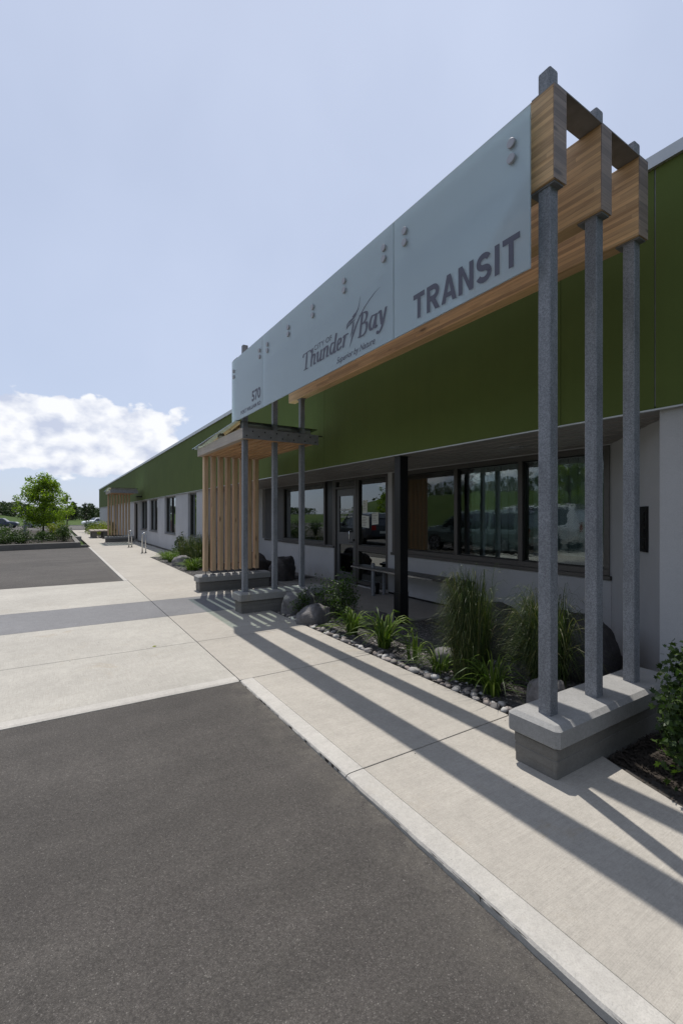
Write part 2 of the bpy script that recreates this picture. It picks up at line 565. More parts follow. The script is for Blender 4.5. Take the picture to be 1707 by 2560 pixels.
M = dict(
    asphalt=m_asphalt(),
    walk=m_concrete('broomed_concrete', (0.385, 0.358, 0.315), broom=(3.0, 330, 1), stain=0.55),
    crossing=m_concrete('crossing_concrete', (0.395, 0.375, 0.335), broom=(260, 5, 1), stain=0.75),
    band=m_concrete('grey_band_concrete', (0.185, 0.185, 0.19), broom=(240, 6, 1), stain=0.25),
    kerb=m_concrete('kerb_concrete', (0.43, 0.41, 0.375), stain=0.45, bumps=0.6),
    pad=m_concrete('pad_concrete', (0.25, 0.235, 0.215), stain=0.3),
    cap=m_concrete('plinth_cap_concrete', (0.285, 0.28, 0.27), stain=0.45, bumps=0.3),
    plinth=m_concrete('plinth_base_concrete', (0.17, 0.162, 0.148), stain=0.7, bumps=0.6, dirt=(0.14, 0.125, 0.10)),
    joint=m_simple('joint_filler', (0.045, 0.04, 0.035), 0.9, 0, 40, 0.2, 0.2),
    galv=m_galv(),
    zinc=m_simple('zinc_plate', (0.20, 0.20, 0.205), 0.6, 0.3, 12, 0.2, 0.05),
    wood_beam=m_wood('larch_glulam', (0.56, 0.375, 0.205), (0.41, 0.25, 0.125), 'Y', 0.08, 0.03),
    wood_end=m_wood('weathered_end_grain', (0.32, 0.25, 0.21), (0.20, 0.155, 0.13), 'X', 0.5, 0.042),
    wood_slat=m_wood('fir_slat', (0.55, 0.385, 0.235), (0.42, 0.26, 0.14), 'Z', 0.08),
    wood_joist=m_wood('fir_joist', (0.47, 0.28, 0.145), (0.32, 0.17, 0.07), 'Y', 0.05),
    wood_pale=m_wood('silvered_fir', (0.42, 0.36, 0.30), (0.33, 0.27, 0.22), 'Y', 0.35),
    frosted=m_frosted(),
    ink=m_simple('grey_vinyl_lettering', (0.075, 0.075, 0.105), 0.5, 0, 60, 0.08, 0),
    green=m_stucco('green_render', (0.088, 0.118, 0.030), 170, 0.8, 0.25),
    white=m_stucco('pale_render', (0.42, 0.42, 0.43), 210, 0.45, 0.12),
    steel_cap=m_simple('metal_flashing', (0.42, 0.44, 0.45), 0.45, 0.55, 4, 0.1, 0.03),
    soffit=m_simple('soffit_board', (0.23, 0.215, 0.20), 0.42, 0.1, 9, 0.12, 0.04),
    frame=m_simple('bronze_window_frame', (0.085, 0.08, 0.078), 0.42, 0.35, 25, 0.1, 0.03),
    door=m_simple('bronze_door', (0.10, 0.10, 0.105), 0.42, 0.3, 25, 0.1, 0.03),
    black=m_simple('black_steel', (0.012, 0.012, 0.013), 0.35, 0.2, 15, 0.2, 0.05),
    rubber=m_simple('black_rubber', (0.015, 0.015, 0.016), 0.75, 0, 40, 0.2, 0.1),
    interior=m_simple('interior_paint', (0.22, 0.21, 0.19), 0.85, 0, 4, 0.1, 0),
    interior_floor=m_simple('interior_floor', (0.12, 0.11, 0.10), 0.5, 0, 4, 0.2, 0),
    interior_wood=m_wood('interior_oak', (0.36, 0.22, 0.11), (0.24, 0.14, 0.07), 'Z', 0.0),
    blind=m_simple('grey_blind', (0.38, 0.41, 0.41), 0.8, 0, 30, 0.1, 0.02),
    glass=m_window_glass('window_glass', (0.30, 0.34, 0.33), 0.13, 0.0),
    glass_wavy=m_window_glass('window_glass_with_film', (0.66, 0.72, 0.71), 0.05, 0.05),
    roof_glass=m_window_glass('canopy_roof_glass', (0.80, 0.88, 0.85), 0.10),
    stainless=m_simple('stainless_steel', (0.55, 0.56, 0.57), 0.22, 0.9, 8, 0.05, 0.02),
    stainless_dull=m_simple('brushed_steel', (0.40, 0.40, 0.42), 0.42, 0.7, 8, 0.05, 0.02),
    button=m_simple('satin_button', (0.36, 0.36, 0.39), 0.6, 0.2, 8, 0.05, 0),
    paper=m_simple('notice_paper', (0.62, 0.63, 0.58), 0.8, 0, 30, 0.06, 0),
    print=m_simple('printed_text', (0.12, 0.12, 0.12), 0.8, 0, 30, 0.05, 0),
    decal=m_simple('white_door_lettering', (0.6, 0.62, 0.6), 0.6, 0, 30, 0.05, 0),
    gravel_bed=m_simple('dark_gravel_soil', (0.055, 0.052, 0.05), 0.95, 0, 55, 0.6, 0.9, 0.02),
    mulch=m_simple('dark_mulch', (0.035, 0.028, 0.022), 0.95, 0, 40, 0.6, 1.0, 0.03),
    mulch_chip=m_simple('mulch_chips', (0.040, 0.031, 0.024), 0.9, 0, 30, 0.4, 0.4),
    pebble=m_pebble('river_pebble', 0.72),
    grit=m_pebble('grey_gravel_stone', 0.33),
    rock=m_rock('granite_boulder', (0.09, 0.085, 0.085), (0.21, 0.20, 0.20)),
    rock_dark=m_rock('dark_boulder', (0.035, 0.032, 0.033), (0.085, 0.078, 0.078)),
    lawn=m_grass('lawn', (0.030, 0.055, 0.012), (0.050, 0.085, 0.018), (0.08, 0.095, 0.03)),
    berm=m_grass('berm_grass', (0.036, 0.062, 0.016), (0.055, 0.088, 0.022), (0.082, 0.105, 0.033)),
    bark=m_simple('bark', (0.055, 0.042, 0.035), 0.9, 0, 30, 0.4, 0.6, 0.01),
    blade_dark=m_leaf('tall_grass_blade', [(0.016, 0.034, 0.009), (0.029, 0.054, 0.012), (0.060, 0.088, 0.022), (0.15, 0.14, 0.055)], 0.28),
    blade_lily=m_leaf('daylily_blade', [(0.045, 0.085, 0.014), (0.09, 0.15, 0.02), (0.16, 0.21, 0.035)], 0.35),
    leaf_bush=m_leaf('bush_leaf', [(0.022, 0.045, 0.012), (0.04, 0.075, 0.016), (0.075, 0.12, 0.022)], 0.3),
    leaf_currant=m_leaf('lobed_leaf', [(0.018, 0.036, 0.010), (0.034, 0.062, 0.014), (0.07, 0.11, 0.022)], 0.3),
    leaf_maple=m_leaf('young_tree_leaf', [(0.07, 0.12, 0.014), (0.15, 0.22, 0.018), (0.25, 0.31, 0.024)], 0.5),
    leaf_far=m_leaf('far_tree_leaf', [(0.022, 0.042, 0.016), (0.038, 0.062, 0.022), (0.055, 0.08, 0.03)], 0.25),
    leaf_yellow=m_leaf('gold_shrub_leaf', [(0.13, 0.17, 0.012), (0.22, 0.23, 0.015), (0.10, 0.14, 0.015)], 0.35),
    tyre=m_simple('tyre_rubber', (0.014, 0.014, 0.014), 0.8, 0, 40, 0.2, 0.2),
    car_glass=m_simple('car_window', (0.02, 0.025, 0.03), 0.05, 0, 5, 0.1, 0, spec=0.9),
    lamp_red=m_simple('tail_lamp', (0.35, 0.01, 0.01), 0.2, 0, 5, 0.1, 0),
    lamp_clear=m_simple('head_lamp', (0.6, 0.6, 0.6), 0.12, 0.3, 5, 0.1, 0),
    white_line=m_simple('road_paint', (0.6, 0.6, 0.58), 0.8, 0, 20, 0.2, 0.1),
    red_plastic=m_simple('red_paint', (0.25, 0.02, 0.02), 0.5, 0, 5, 0.1, 0),
)

# ------------------------------------------------------------------ mesh helpers
BASE = {}


def wloc(o):
    return BASE.get(o.name, Vector((0, 0, 0)))


def tag(o, label=None, cat=None, group=None, kind=None):
    if label:
        o['label'] = label
    if cat:
        o['category'] = cat
    if group:
        o['group'] = group
    if kind:
        o['kind'] = kind
    return o


def thing(name, label, cat, loc=(0, 0, 0), group=None):
    o = bpy.data.objects.new(name, None)
    o.empty_display_size = 0.1
    o.location = loc
    COL.objects.link(o)
    BASE[o.name] = Vector(loc)
    return tag(o, label, cat, group)


class MB:
    """Collects world-space geometry, then builds one mesh object."""

    def __init__(s):
        s.v = []
        s.f = []

    def add(s, vs, fs):
        k = len(s.v)
        s.v += [Vector(p) for p in vs]
        s.f += [tuple(i + k for i in f) for f in fs]
        return s

    def box(s, x0, x1, y0, y1, z0, z1):
        v = [(x0, y0, z0), (x1, y0, z0), (x1, y1, z0), (x0, y1, z0), (x0, y0, z1), (x1, y0, z1), (x1, y1, z1), (x0, y1, z1)]
        return s.add(v, [(0, 3, 2, 1), (4, 5, 6, 7), (0, 1, 5, 4), (1, 2, 6, 5), (2, 3, 7, 6), (3, 0, 4, 7)])

    def prism(s, pts, z0, z1):
        """pts counter-clockwise in XY"""
        n = len(pts)
        v = [(p[0], p[1], z0) for p in pts] + [(p[0], p[1], z1) for p in pts]
        f = [tuple(reversed(range(n))), tuple(range(n, 2 * n))]
        f += [(i, (i + 1) % n, (i + 1) % n + n, i + n) for i in range(n)]
        return s.add(v, f)

    def loft(s, rings, close=True):
        n = len(rings[0])
        v = [p for r in rings for p in r]
        f = []
        for k in range(len(rings) - 1):
            for i in range(n):
                j = (i + 1) % n
                f.append((k * n + i, k * n + j, (k + 1) * n + j, (k + 1) * n + i))
        if close:
            f.append(tuple(reversed(range(n))))
            f.append(tuple(range((len(rings) - 1) * n, len(rings) * n)))
        return s.add(v, f)

    def tube(s, pts, r, n=8, caps=True):
        pts = [Vector(p) for p in pts]
        rs = r if isinstance(r, (list, tuple)) else [r] * len(pts)
        rings = []
        up = None
        for i, p in enumerate(pts):
            d = (pts[min(i + 1, len(pts) - 1)] - pts[max(i - 1, 0)]).normalized()
            if up is None:
                up = d.orthogonal().normalized()
            else:
                up = (up - d * up.dot(d))
                up = up.normalized() if up.length > 1e-6 else d.orthogonal().normalized()
            w = d.cross(up)
            rings.append([p + (up * math.cos(2 * math.pi * k / n) + w * math.sin(2 * math.pi * k / n)) * rs[i] for k in range(n)])
        return s.loft(rings, caps)

    def build(s, name, mat, parent=None, bevel=0.0, smooth=False, segs=2):
        off = wloc(parent) if parent else Vector((0, 0, 0))
        me = bpy.data.meshes.new(name)
        me.from_pydata([p - off for p in s.v], [], s.f)
        me.materials.append(M[mat])
        if smooth:
            me.polygons.foreach_set('use_smooth', [True] * len(me.polygons))
        me.update()
        o = bpy.data.objects.new(name, me)
        COL.objects.link(o)
        if parent:
            o.parent = parent
            BASE[o.name] = off
        if bevel:
            b = o.modifiers.new('bevel', 'BEVEL')
            b.width = bevel
            b.segments = segs
            b.limit_method = 'ANGLE'
        return o


def copy_tree(o, parent=None):
    c = o.copy()
    COL.objects.link(c)
    if parent:
        c.parent = parent
    for ch in list(o.children):
        copy_tree(ch, c)
    return c


def rrect(x0, x1, y0, y1, r, n=4):
    pts = []
    for cx, cy, a0 in ((x1 - r, y1 - r, 0), (x0 + r, y1 - r, 90), (x0 + r, y0 + r, 180), (x1 - r, y0 + r, 270)):
        for k in range(n + 1):
            a = R(a0 + 90 * k / n)
            pts.append((cx + r * math.cos(a), cy + r * math.sin(a)))
    return pts


def structure(mb, name, mat, **k):
    return tag(mb.build(name, mat, **k), kind='structure')


# ------------------------------------------------------------------ ground
def sm(t):
    t = max(0, min(1, t))
    return t * t * (3 - 2 * t)


def berm_h(x, y):
    h = 4.3 * sm((-x - 19) / 11) * sm((y + 60) / 40) * (1 - sm((y - 50) / 20))
    far = sm((y - 104) / 24)
    h += (1.0 + 1.5 * sm((-x - 2) / 12)) * far
    h += 0.25 * noise.noise(Vector((x * 0.06, y * 0.06, 0)))*sm((-x-19)/8)
    return h


def ground():
    mb = MB()
    S = 1500
    mb.add([(-S, -S, -0.16), (S, -S, -0.16), (S, 55, -0.16), (-S, 55, -0.16), (S, 71, -0.55), (-S, 71, -0.55), (S, S, -0.55), (-S, S, -0.55)], [(0, 1, 2, 3), (3, 2, 4, 5), (5, 4, 6, 7)])
    structure(mb, 'ground', 'lawn')
    # asphalt
    mb = MB()
    ys = [-8, -2, 0, 1, 2, 3, 3.968]
    zs = [-0.11, -0.075, -0.055, -0.042, -0.03, -0.02, -0.012]
    v, f = [], []
    for y, z in zip(ys, zs):
        v += [(-17, y, z), (1.418, y, z)]
    for i in range(len(ys) - 1):
        f.append((2 * i, 2 * i + 1, 2 * i + 3, 2 * i + 2))
    mb.add(v, f)
    structure(mb, 'parking_lot', 'asphalt')
    mb = MB()
    mb.box(-17, 1.418, 11.44, 25.0, -0.14, -0.02)
    mb.box(-17, -9.0, 25.0, 54.0, -0.14, -0.02)
    structure(mb, 'parking_lot', 'asphalt')
    mb = MB()
    mb.box(-90, 160, 72.0, 103.0, -0.7, -0.5)
    structure(mb, 'road', 'asphalt')
    mb = MB()
    mb.box(-90, 160, 103.0, 103.3, -0.7, -0.38)
    structure(mb, 'kerb', 'kerb')
    mb = MB()
    mb.box(-17.25, -17.0, -8, 54.0, -0.15, 0.09)
    structure(mb, 'kerb', 'kerb')
    # painted stall lines far off
    mb = MB()
    for k in range(7):
        x = -16 + k * 2.7
        if x < 1:
            mb.add([(x, 15.0, -0.016), (x + 0.1, 15.0, -0.016), (x + 0.1, 20.0, -0.016), (x, 20.0, -0.016)], [(0, 1, 2, 3)])
    # berm
    v, f = [], []
    xs = [-130 + 3.0 * i for i in range(0, 58)]
    ysb = [-70 + 4.0 * i for i in range(0, 70)]
    for y in ysb:
        for x in xs:
            base = -0.12 if (x < -17.5 and y < 56) else -0.85
            v.append((x, y, base + berm_h(x, y) + (0.3 if y > 104 else 0)))
    nx = len(xs)
    for j in range(len(ysb) - 1):
        for i in range(nx - 1):
            f.append((j * nx + i, j * nx + i + 1, (j + 1) * nx + i + 1, (j + 1) * nx + i))
    mb = MB().add(v, f)
    structure(mb, 'grass_berm', 'berm', smooth=True)


ground()

KX, GX = 1.42, 2.88       # kerb line and garden edge


def pavements():
    # bedding seen in the joints
    mb = MB()
    mb.box(KX + 0.002, GX - 0.002, -3, 60, -0.10, -0.012)
    mb.box(-17, KX, 3.975, 11.435, -0.10, -0.014)
    bed = structure(mb, 'paving_base', 'joint')
    # sidewalk slabs
    walk = structure(MB().box(KX + 0.004, GX - 0.004, -3, 54.0, -0.16, -0.103), 'sidewalk', 'walk')
    g = 0.004
    cuts = [-1.4, 0.42, 2.195, 3.972, 5.46, 7.06]
    for a, b in zip(cuts, cuts[1:]):
        x0 = KX + 0.120 if b < 4 else KX
        if b < 1:
            continue
        if a < 1.0:
            pts = [(x0 + g, a + g), (2.62, a + g), (2.66, 0.7), (2.735, 1.06), (2.80, 1.28), (GX, 1.5), (GX, b - g), (x0 + g, b - g)]
        else:
            pts = [(x0 + g, a + g), (GX, a + g), (GX, b - g), (x0 + g, b - g)]
        MB().prism(pts, -0.10, 0.0).build('slab', 'walk', walk, bevel=0.004)
    pts = [(KX + .120 + g, -1.4), (2.6, -1.4), (2.62, 0.42 - g), (KX + .120 + g, 0.42 - g)]
    MB().prism(pts, -0.10, 0.0).build('slab', 'walk', walk, bevel=0.004)
    for a, b in ((8.5, 11.44), (11.44, 14.5), (14.5, 17.5), (17.5, 20.5), (20.5, 23.5), (23.5, 26.5), (26.5, 29.5), (29.5, 32.5), (32.5, 36.5), (36.5, 41), (41, 46), (46, 53.9)):
        x1 = GX if b < 17.6 else 4.04
        if b > 36:
            x1 = GX - 0.3
        MB().box(KX + g, x1, a + g, b - g, -0.10, 0.0).build('slab', 'walk', walk, bevel=0.004)
    MB().box(KX + g, GX, 7.06 + g, 8.5 - g, -0.10, 0.0005).build('slab', 'band', walk, bevel=0.003)['label'] = 'darker grey slab'
    # kerb strip along the asphalt (bull-nosed)
    kerb = structure(MB().box(KX + 0.01, KX + 0.11, -3, 3.96, -0.16, -0.06), 'kerb', 'kerb')
    kc = [-3, -1.4, 0.42, 2.195, 3.972]
    for a, b in zip(kc, kc[1:]):
        prof = [(KX, -0.14), (KX, -0.016), (KX + 0.008, -0.005), (KX + 0.03, 0.0), (KX + 0.1205, 0.001), (KX + 0.1205, -0.14)]
        n = 60
        rings = []
        for i in range(n + 1):
            y = a + g + (b - a - 2 * g) * i / n
            wob = 0.004 * noise.noise(Vector((y * 7, 1.3, 0))) + 0.004 * noise.noise(Vector((y * 31, 4.3, 0)))
            rings.append([(x + (wob if j in (1, 2, 3) else 0), y, z) for j, (x, z) in enumerate(prof)])
        MB().loft(rings).build('kerb_stone', 'kerb', kerb)
    for a, b in ((11.45, 15), (15, 19), (19, 23), (23, 24.7)):
        MB().box(KX - 0.09, KX, a + g, b - g, -0.14, 0.004).build('kerb_stone', 'kerb', kerb, bevel=0.008)
    # crossing slabs
    cr = structure(MB().box(-17, KX - 0.01, 3.99, 11.43, -0.16, -0.103), 'concrete_crossing', 'crossing')
    xs = [-16.5, -13.5, -10.5, -7.5, -4.5, KX - 0.0]
    for a, b, m in ((4.09, 5.46, 'crossing'), (5.46, 7.06, 'crossing'), (7.06, 8.5, 'band'), (8.5, 11.44, 'crossing')):
        for x0, x1 in zip(xs, xs[1:]):
            MB().box(x0 + g, x1 - g, a + (0 if a < 4.2 else g), b - g, -0.10, 0.0).build('slab', m, cr, bevel=0.003)
    # pale worn lip along the asphalt
    n = 60
    rings = []
    for i in range(n + 1):
        x = -16.5 + (KX - g + 16.5) * i / n
        w = 0.006 * noise.noise(Vector((x * 5, 2, 0)))
        rings.append([(x, 3.972 + w, -0.14), (x, 3.972 + w, -0.010), (x, 3.995 + w, -0.002), (x, 4.0895, 0.0), (x, 4.0895, -0.14)])
    MB().loft(rings).build('slab', 'kerb', cr)
    # entrance pad
    pad = structure(MB(), 'entrance_pad', 'pad') if False else None
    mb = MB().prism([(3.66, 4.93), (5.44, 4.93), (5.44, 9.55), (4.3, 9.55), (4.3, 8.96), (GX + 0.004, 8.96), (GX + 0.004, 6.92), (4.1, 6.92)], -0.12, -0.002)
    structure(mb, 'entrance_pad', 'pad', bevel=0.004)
    # planting beds
    def bed_sheet(name, pts, mat, z=-0.03, amp=0.03, step=0.12):
        xs_ = [p[0] for p in pts]
        ys_ = [p[1] for p in pts]
        x0, x1, y0, y1 = min(xs_), max(xs_), min(ys_), max(ys_)
        nx, ny = max(2, int((x1 - x0) / step)), max(2, int((y1 - y0) / step))
        v, f = [], []
        for j in range(ny + 1):
            for i in range(nx + 1):
                x, y = x0 + (x1 - x0) * i / nx, y0 + (y1 - y0) * j / ny
                e = min(1, min(x - x0, x1 - x, y - y0, y1 - y) / 0.25)
                v.append((x, y, z + amp * e * (0.6 + noise.noise(Vector((x * 1.7, y * 1.7, 3))) + 0.4 * noise.noise(Vector((x * 7, y * 7, 3))))))
        for j in range(ny):
            for i in range(nx):
                a = j * (nx + 1) + i
                f.append((a, a + 1, a + nx + 2, a + nx + 1))
        return structure(MB().add(v, f), name, mat, smooth=True)
    bed_sheet('garden_bed', [(GX, 1.7), (5.45, 6.95)], 'gravel_bed', -0.035, 0.02)
    bed_sheet('garden_bed', [(4.06, 9.5), (5.45, 14.3)], 'gravel_bed', -0.03, 0.03)
    bed_sheet('garden_bed', [(GX, 8.9), (4.06, 17.4)], 'gravel_bed', -0.03, 0.04)
    bed_sheet('garden_bed', [(2.58, -1.4), (4.1, 1.62)], 'mulch', -0.06, 0.05, 0.08)
    bed_sheet('garden_bed', [(2.58, 34.5), (4.1, 50)], 'mulch', -0.06, 0.08, 0.3)


pavements()


# ------------------------------------------------------------------ building
FX = 4.0      # green fascia plane
WX = 4.05     # outer wall plane
RX = 5.45     # recessed wall plane
building = thing('transit_building', 'long low white building with a deep green upper band and a recessed glazed entrance', 'building', (FX, 1.68, 0))


def wall_with_openings(x0, x1, ya, yb, z0, z1, ops, mat='white', name='wall'):
    """ops: (y0,y1,z0,z1); one mesh of butted boxes"""
    mb = MB()
    ops = sorted(ops)
    y = ya
    for (a, b, c, d) in ops:
        if a > y:
            mb.box(x0, x1, y, a, z0, z1)
        if c > z0:
            mb.box(x0, x1, a, b, z0, c)
        if d < z1:
            mb.box(x0, x1, a, b, d, z1)
        y = b
    if y < yb:
        mb.box(x0, x1, y, yb, z0, z1)
    return mb.build(name, mat, building)


def make_window(x, y0, y1, z0, z1, mull=(), rails=(), fw=0.05, pane='glass', sill=True, name='window', recess=0.0, depth=0.09):
    """frame with its own glass panes"""
    mb = MB()
    mb.box(x, x + depth, y0, y1, z1 - fw, z1)
    mb.box(x, x + depth, y0, y1, z0, z0 + fw)
    mb.box(x, x + depth, y0, y0 + fw, z0 + fw, z1 - fw)
    mb.box(x, x + depth, y1 - fw, y1, z0 + fw, z1 - fw)
    for m in mull:
        mb.box(x, x + depth, m - fw / 2, m + fw / 2, z0 + fw, z1 - fw)
    w = mb.build(name, 'frame', building, bevel=0.003, segs=1)
    ys = [y0 + fw] + [q for m in mull for q in (m - fw / 2, m + fw / 2)] + [y1 - fw]
    for i in range(0, len(ys), 2):
        a, b = ys[i], ys[i + 1]
        inset = MB()
        for (p, q, r_, s_) in ((a, b, z1 - fw - 0.018, z1 - fw), (a, b, z0 + fw, z0 + fw + 0.018), (a, a + 0.018, z0 + fw + 0.018, z1 - fw - 0.018), (b - 0.018, b, z0 + fw + 0.018, z1 - fw - 0.018)):
            inset.box(x + 0.03, x + depth - 0.01, p, q, r_, s_)
        inset.build('glazing_bead', 'black', w)
        MB().box(x + 0.05, x + 0.056, a + 0.004, b - 0.004, z0 + fw + 0.004, z1 - fw - 0.004).build('pane', pane, w)
    if sill:
        MB().box(x - 0.025, x + 0.03, y0 - 0.02, y1 + 0.02, z0 - 0.05, z0 - 0.002).build('sill', 'frame', w, bevel=0.003, segs=1)
    return w


def build_building():
    ZF0, ZF1 = 2.345, 4.255
    # outer wall right of the recess
    wall_with_openings(FX + 0.05, 4.35, -6, 1.68, -0.1, ZF0 + 0.02, [])
    # jamb wall of the recess (faces away from the street)
    MB().prism([(4.352, 1.2), (5.65, 1.2), (5.65, 2.755), (5.452, 2.755), (4.352, 1.765)], -0.1, ZF0 + 0.02).build('wall', 'white', building)
    # recessed wall
    ops = [(2.77, 5.20 + 1.60, 0.80, 2.325), (7.0, 8.0, 0.02, 2.325), (8.0, 8.93, 0.0, 2.325), (8.93, 13.2, 0.80, 2.325)]
    wall_with_openings(RX, RX + 0.2, 2.757, 14.5, -0.1, ZF0 + 0.02, ops)
    # left end wall of the recess and outer wall beyond
    wall_with_openings(4.351, RX - 0.001, 14.25, 14.5, -0.1, ZF0 + 0.02, [])
    outer = [(15.6, 16.75, 0.745, 2.30), (18.75, 20.87, 0.745, 2.30), (22.5, 24.65, 0.745, 2.30), (25.35, 27.4, 0.745, 2.30), (28.5, 29.9, 0.0, 2.30), (38, 40, .745, 2.3), (44, 46, .745, 2.3)]
    wall_with_openings(WX, 4.35, 14.25, 55.0, -0.1, ZF0 + 0.02, outer)
    wall_with_openings(4.351, RX + .2, 9.75, 10.0, -0.1, ZF0 + 0.02, []) if False else None
    wall_with_openings(4.351, 22, 54.7, 55.0, -0.1, ZF1, [])
    # fascia panels
    ys = [-6, -2.7, 1.69, 2.48, 6.88, 11.28, 15.68, 20.1, 24.5, 28.9, 33.3, 37.7, 42.1, 46.5, 50.9, 55.2]
    for a, b in zip(ys, ys[1:]):
        gap = 0.008 if abs(a - 1.69) < 0.01 else 0.0022
        MB().box(FX, FX + 0.3, a + gap, b - 0.002, ZF0, ZF1).build('fascia_panel', 'green', building, bevel=0.002, segs=1)
    MB().box(FX + 0.008, FX + 0.29, 1.60, 1.75, ZF0 + 0.02, ZF1 - 0.01).build('joint_strip', 'zinc', building)
    MB().box(FX - 0.006, FX + 0.03, -6, 55.2, ZF0 - 0.014, ZF0 - 0.001).build('drip_trim', 'steel_cap', building)
    # roof edge flashing, in lengths
    y = -6
    while y < 55.2:
        y1 = min(55.22, y + 3.05)
        MB().add([(FX - 0.03, y, ZF1 - 0.01), (FX - 0.03, y1, ZF1 - 0.01), (FX - 0.03, y, ZF1 + 0.085), (FX - 0.03, y1, ZF1 + 0.085), (FX + 0.34, y, ZF1 + 0.05), (FX + 0.34, y1, ZF1 + 0.05), (FX + 0.34, y, ZF1 - 0.01), (FX + 0.34, y1, ZF1 - 0.01)],
                 [(0, 2, 3, 1), (2, 4, 5, 3), (4, 6, 7, 5), (0, 1, 7, 6), (0, 6, 4, 2), (1, 3, 5, 7)]).build('roof_flashing', 'steel_cap', building)
        y = y1 + 0.006
    MB().box(4.305, 22, -6, 54.69, ZF1 - 0.3, ZF1 - 0.02).build('roof', 'steel_cap', building)
    # soffit boards
    n = 14
    w = (RX - 0.002 - (FX + 0.032)) / n
    for i in range(n):
        x0 = FX + 0.032 + i * w
        MB().box(x0 + 0.003, x0 + w - 0.003, 1.682, 14.245, ZF0 - 0.012 + (0.004 if i % 2 else 0), ZF0 + 0.01).build('soffit_board', 'soffit', building, bevel=0.002, segs=1)
    MB().box(FX + 0.05, RX - 0.01, 1.66, 14.24, ZF0 + 0.012, ZF0 + 0.02).build('soffit_backing', 'black', building)
    for y in (3.5, 6.6, 9.5):
        ring = MB()
        pts = lambda r_, z: [(4.72 + r_ * math.cos(2 * math.pi * k / 24), y + r_ * math.sin(2 * math.pi * k / 24), z) for k in range(24)]
        ring.loft([pts(0.085, ZF0 - 0.013), pts(0.085, ZF0 - 0.018), pts(0.065, ZF0 - 0.018), pts(0.06, ZF0 - 0.0135)], False)
        dl = ring.build('downlight', 'stainless_dull', building)
        MB().loft([pts(0.062, ZF0 - 0.0155), pts(0.062, ZF0 - 0.0150)]).build('lens', 'lamp_clear', dl)
    # recess glazing (three big lights), then narrow dark light, sidelight, door, window, panel
    top = 2.32
    make_window(RX - 0.01, 2.77, 6.79, 0.80, top, mull=(3.97, 5.165), fw=0.07, pane='glass_wavy')
    # sidelight with a middle rail
    w = make_window(RX - 0.01, 6.93, 7.98, 0.81, top, fw=0.06, sill=False)
    make_window(RX - 0.01, 6.93, 7.98, 0.06, 0.809, fw=0.06, sill=False)
    MB().box(RX + 0.02, RX + 0.15, 6.795, 6.925, 0.8, top).build('mullion_panel', 'black', building)
    # door
    door = MB()
    dx = RX - 0.012
    y0, y1, z1 = 8.0, 8.9, 2.10
    fw = 0.055
    fr = MB().box(dx, dx + 0.11, y0, y0 + fw, 0.0, top).box(dx, dx + 0.11, y1 - fw, y1, 0.0, top).box(dx, dx + 0.11, y0 + fw, y1 - fw, z1, z1 + 0.05).box(dx, dx + 0.11, y0 + fw, y1 - fw, top - 0.05, top)
    fr.build('door_frame', 'frame', building, bevel=0.003, segs=1)
    MB().box(dx + 0.05, dx + 0.056, y0 + fw + .003, y1 - fw - .003, z1 + 0.053, top - 0.053).build('transom_pane', 'glass', building)
    a, b = y0 + fw + 0.004, y1 - fw - 0.004
    s = 0.11
    door.box(dx + 0.03, dx + 0.08, a, a + s, 0.01, z1 - 0.004).box(dx + 0.03, dx + 0.08, b - s, b, 0.01, z1 - 0.004)
    door.box(dx + 0.03, dx + 0.08, a + s, b - s, 0.01, 0.24).box(dx + 0.03, dx + 0.08, a + s, b - s, z1 - 0.16, z1 - 0.004).box(dx + 0.03, dx + 0.08, a + s, b - s, 0.86, 1.13)
    d = door.build('door', 'door', building, bevel=0.003, segs=1)
    MB().box(dx + 0.052, dx + 0.058, a + s + .002, b - s - .002, 1.132, z1 - 0.162).build('pane', 'glass', d)
    MB().box(dx + 0.052, dx + 0.058, a + s + .002, b - s - .002, 0.242, 0.858).build('pane', 'glass', d)
    MB().tube([(dx + 0.03, a + 0.14, 1.17), (dx - 0.045, a + 0.14, 1.17), (dx - 0.05, a + 0.14, 1.16), (dx - 0.05, a + 0.14, 0.93), (dx - 0.045, a + 0.14, 0.92), (dx + 0.03, a + 0.14, 0.92)], 0.011, 8).build('handle', 'stainless', d, smooth=True)
    MB().tube([(dx + 0.03, a + 0.05, 0.97), (dx - 0.005, a + 0.05, 0.97)], 0.026, 12).build('lock', 'black', d)
    MB().box(dx - 0.005, dx + 0.1, y0, y1, -0.002, 0.012).build('threshold', 'stainless_dull', building)
    # left window, dark upright and grey panel
    MB().box(RX - 0.012, RX + 0.1, 8.905, 8.985, 0.80, top).build('mullion_panel', 'frame', building)
    MB().box(RX + 0.03, RX + 0.1, 8.987, 9.33, 0.80, top).build('mullion_panel', 'black', building)
    make_window(RX - 0.01, 9.335, 11.70, 0.80, top, mull=(), fw=0.07)
    make_window(RX - 0.01, 8.93, 11.70, 0.72, 0.795, fw=0.02, sill=True) if False else None
    MB().box(RX - 0.03, RX + 0.05, 8.905, 13.0, 0.755, 0.797).build('sill', 'frame', building)
    MB().box(RX + 0.01, RX + 0.1, 11.75, 13.0, 0.80, top).build('grey_panel', 'door', building)
    # outer windows
    for (a, b, mu) in ((15.65, 16.7, ()), (18.8, 20.82, (19.85,)), (22.55, 24.6, (23.6,)), (25.4, 27.38, (26.4,))):
        make_window(WX + 0.08, a - 0.045, b + 0.045, 0.75, 2.30, mull=mu, fw=0.045, sill=False)
        MB().box(WX - 0.02, WX + 0.1, a - 0.05, b + 0.05, 0.715, 0.744).build('sill', 'frame', building)
    make_window(WX + 0.08, 28.52, 29.88, 0.02, 2.3, mull=(29.1,), fw=0.07, sill=False, name='door')
    # interior
    mb = MB()
    mb.box(4.36, 10.0, -2, 54.6, -0.1, -0.02)
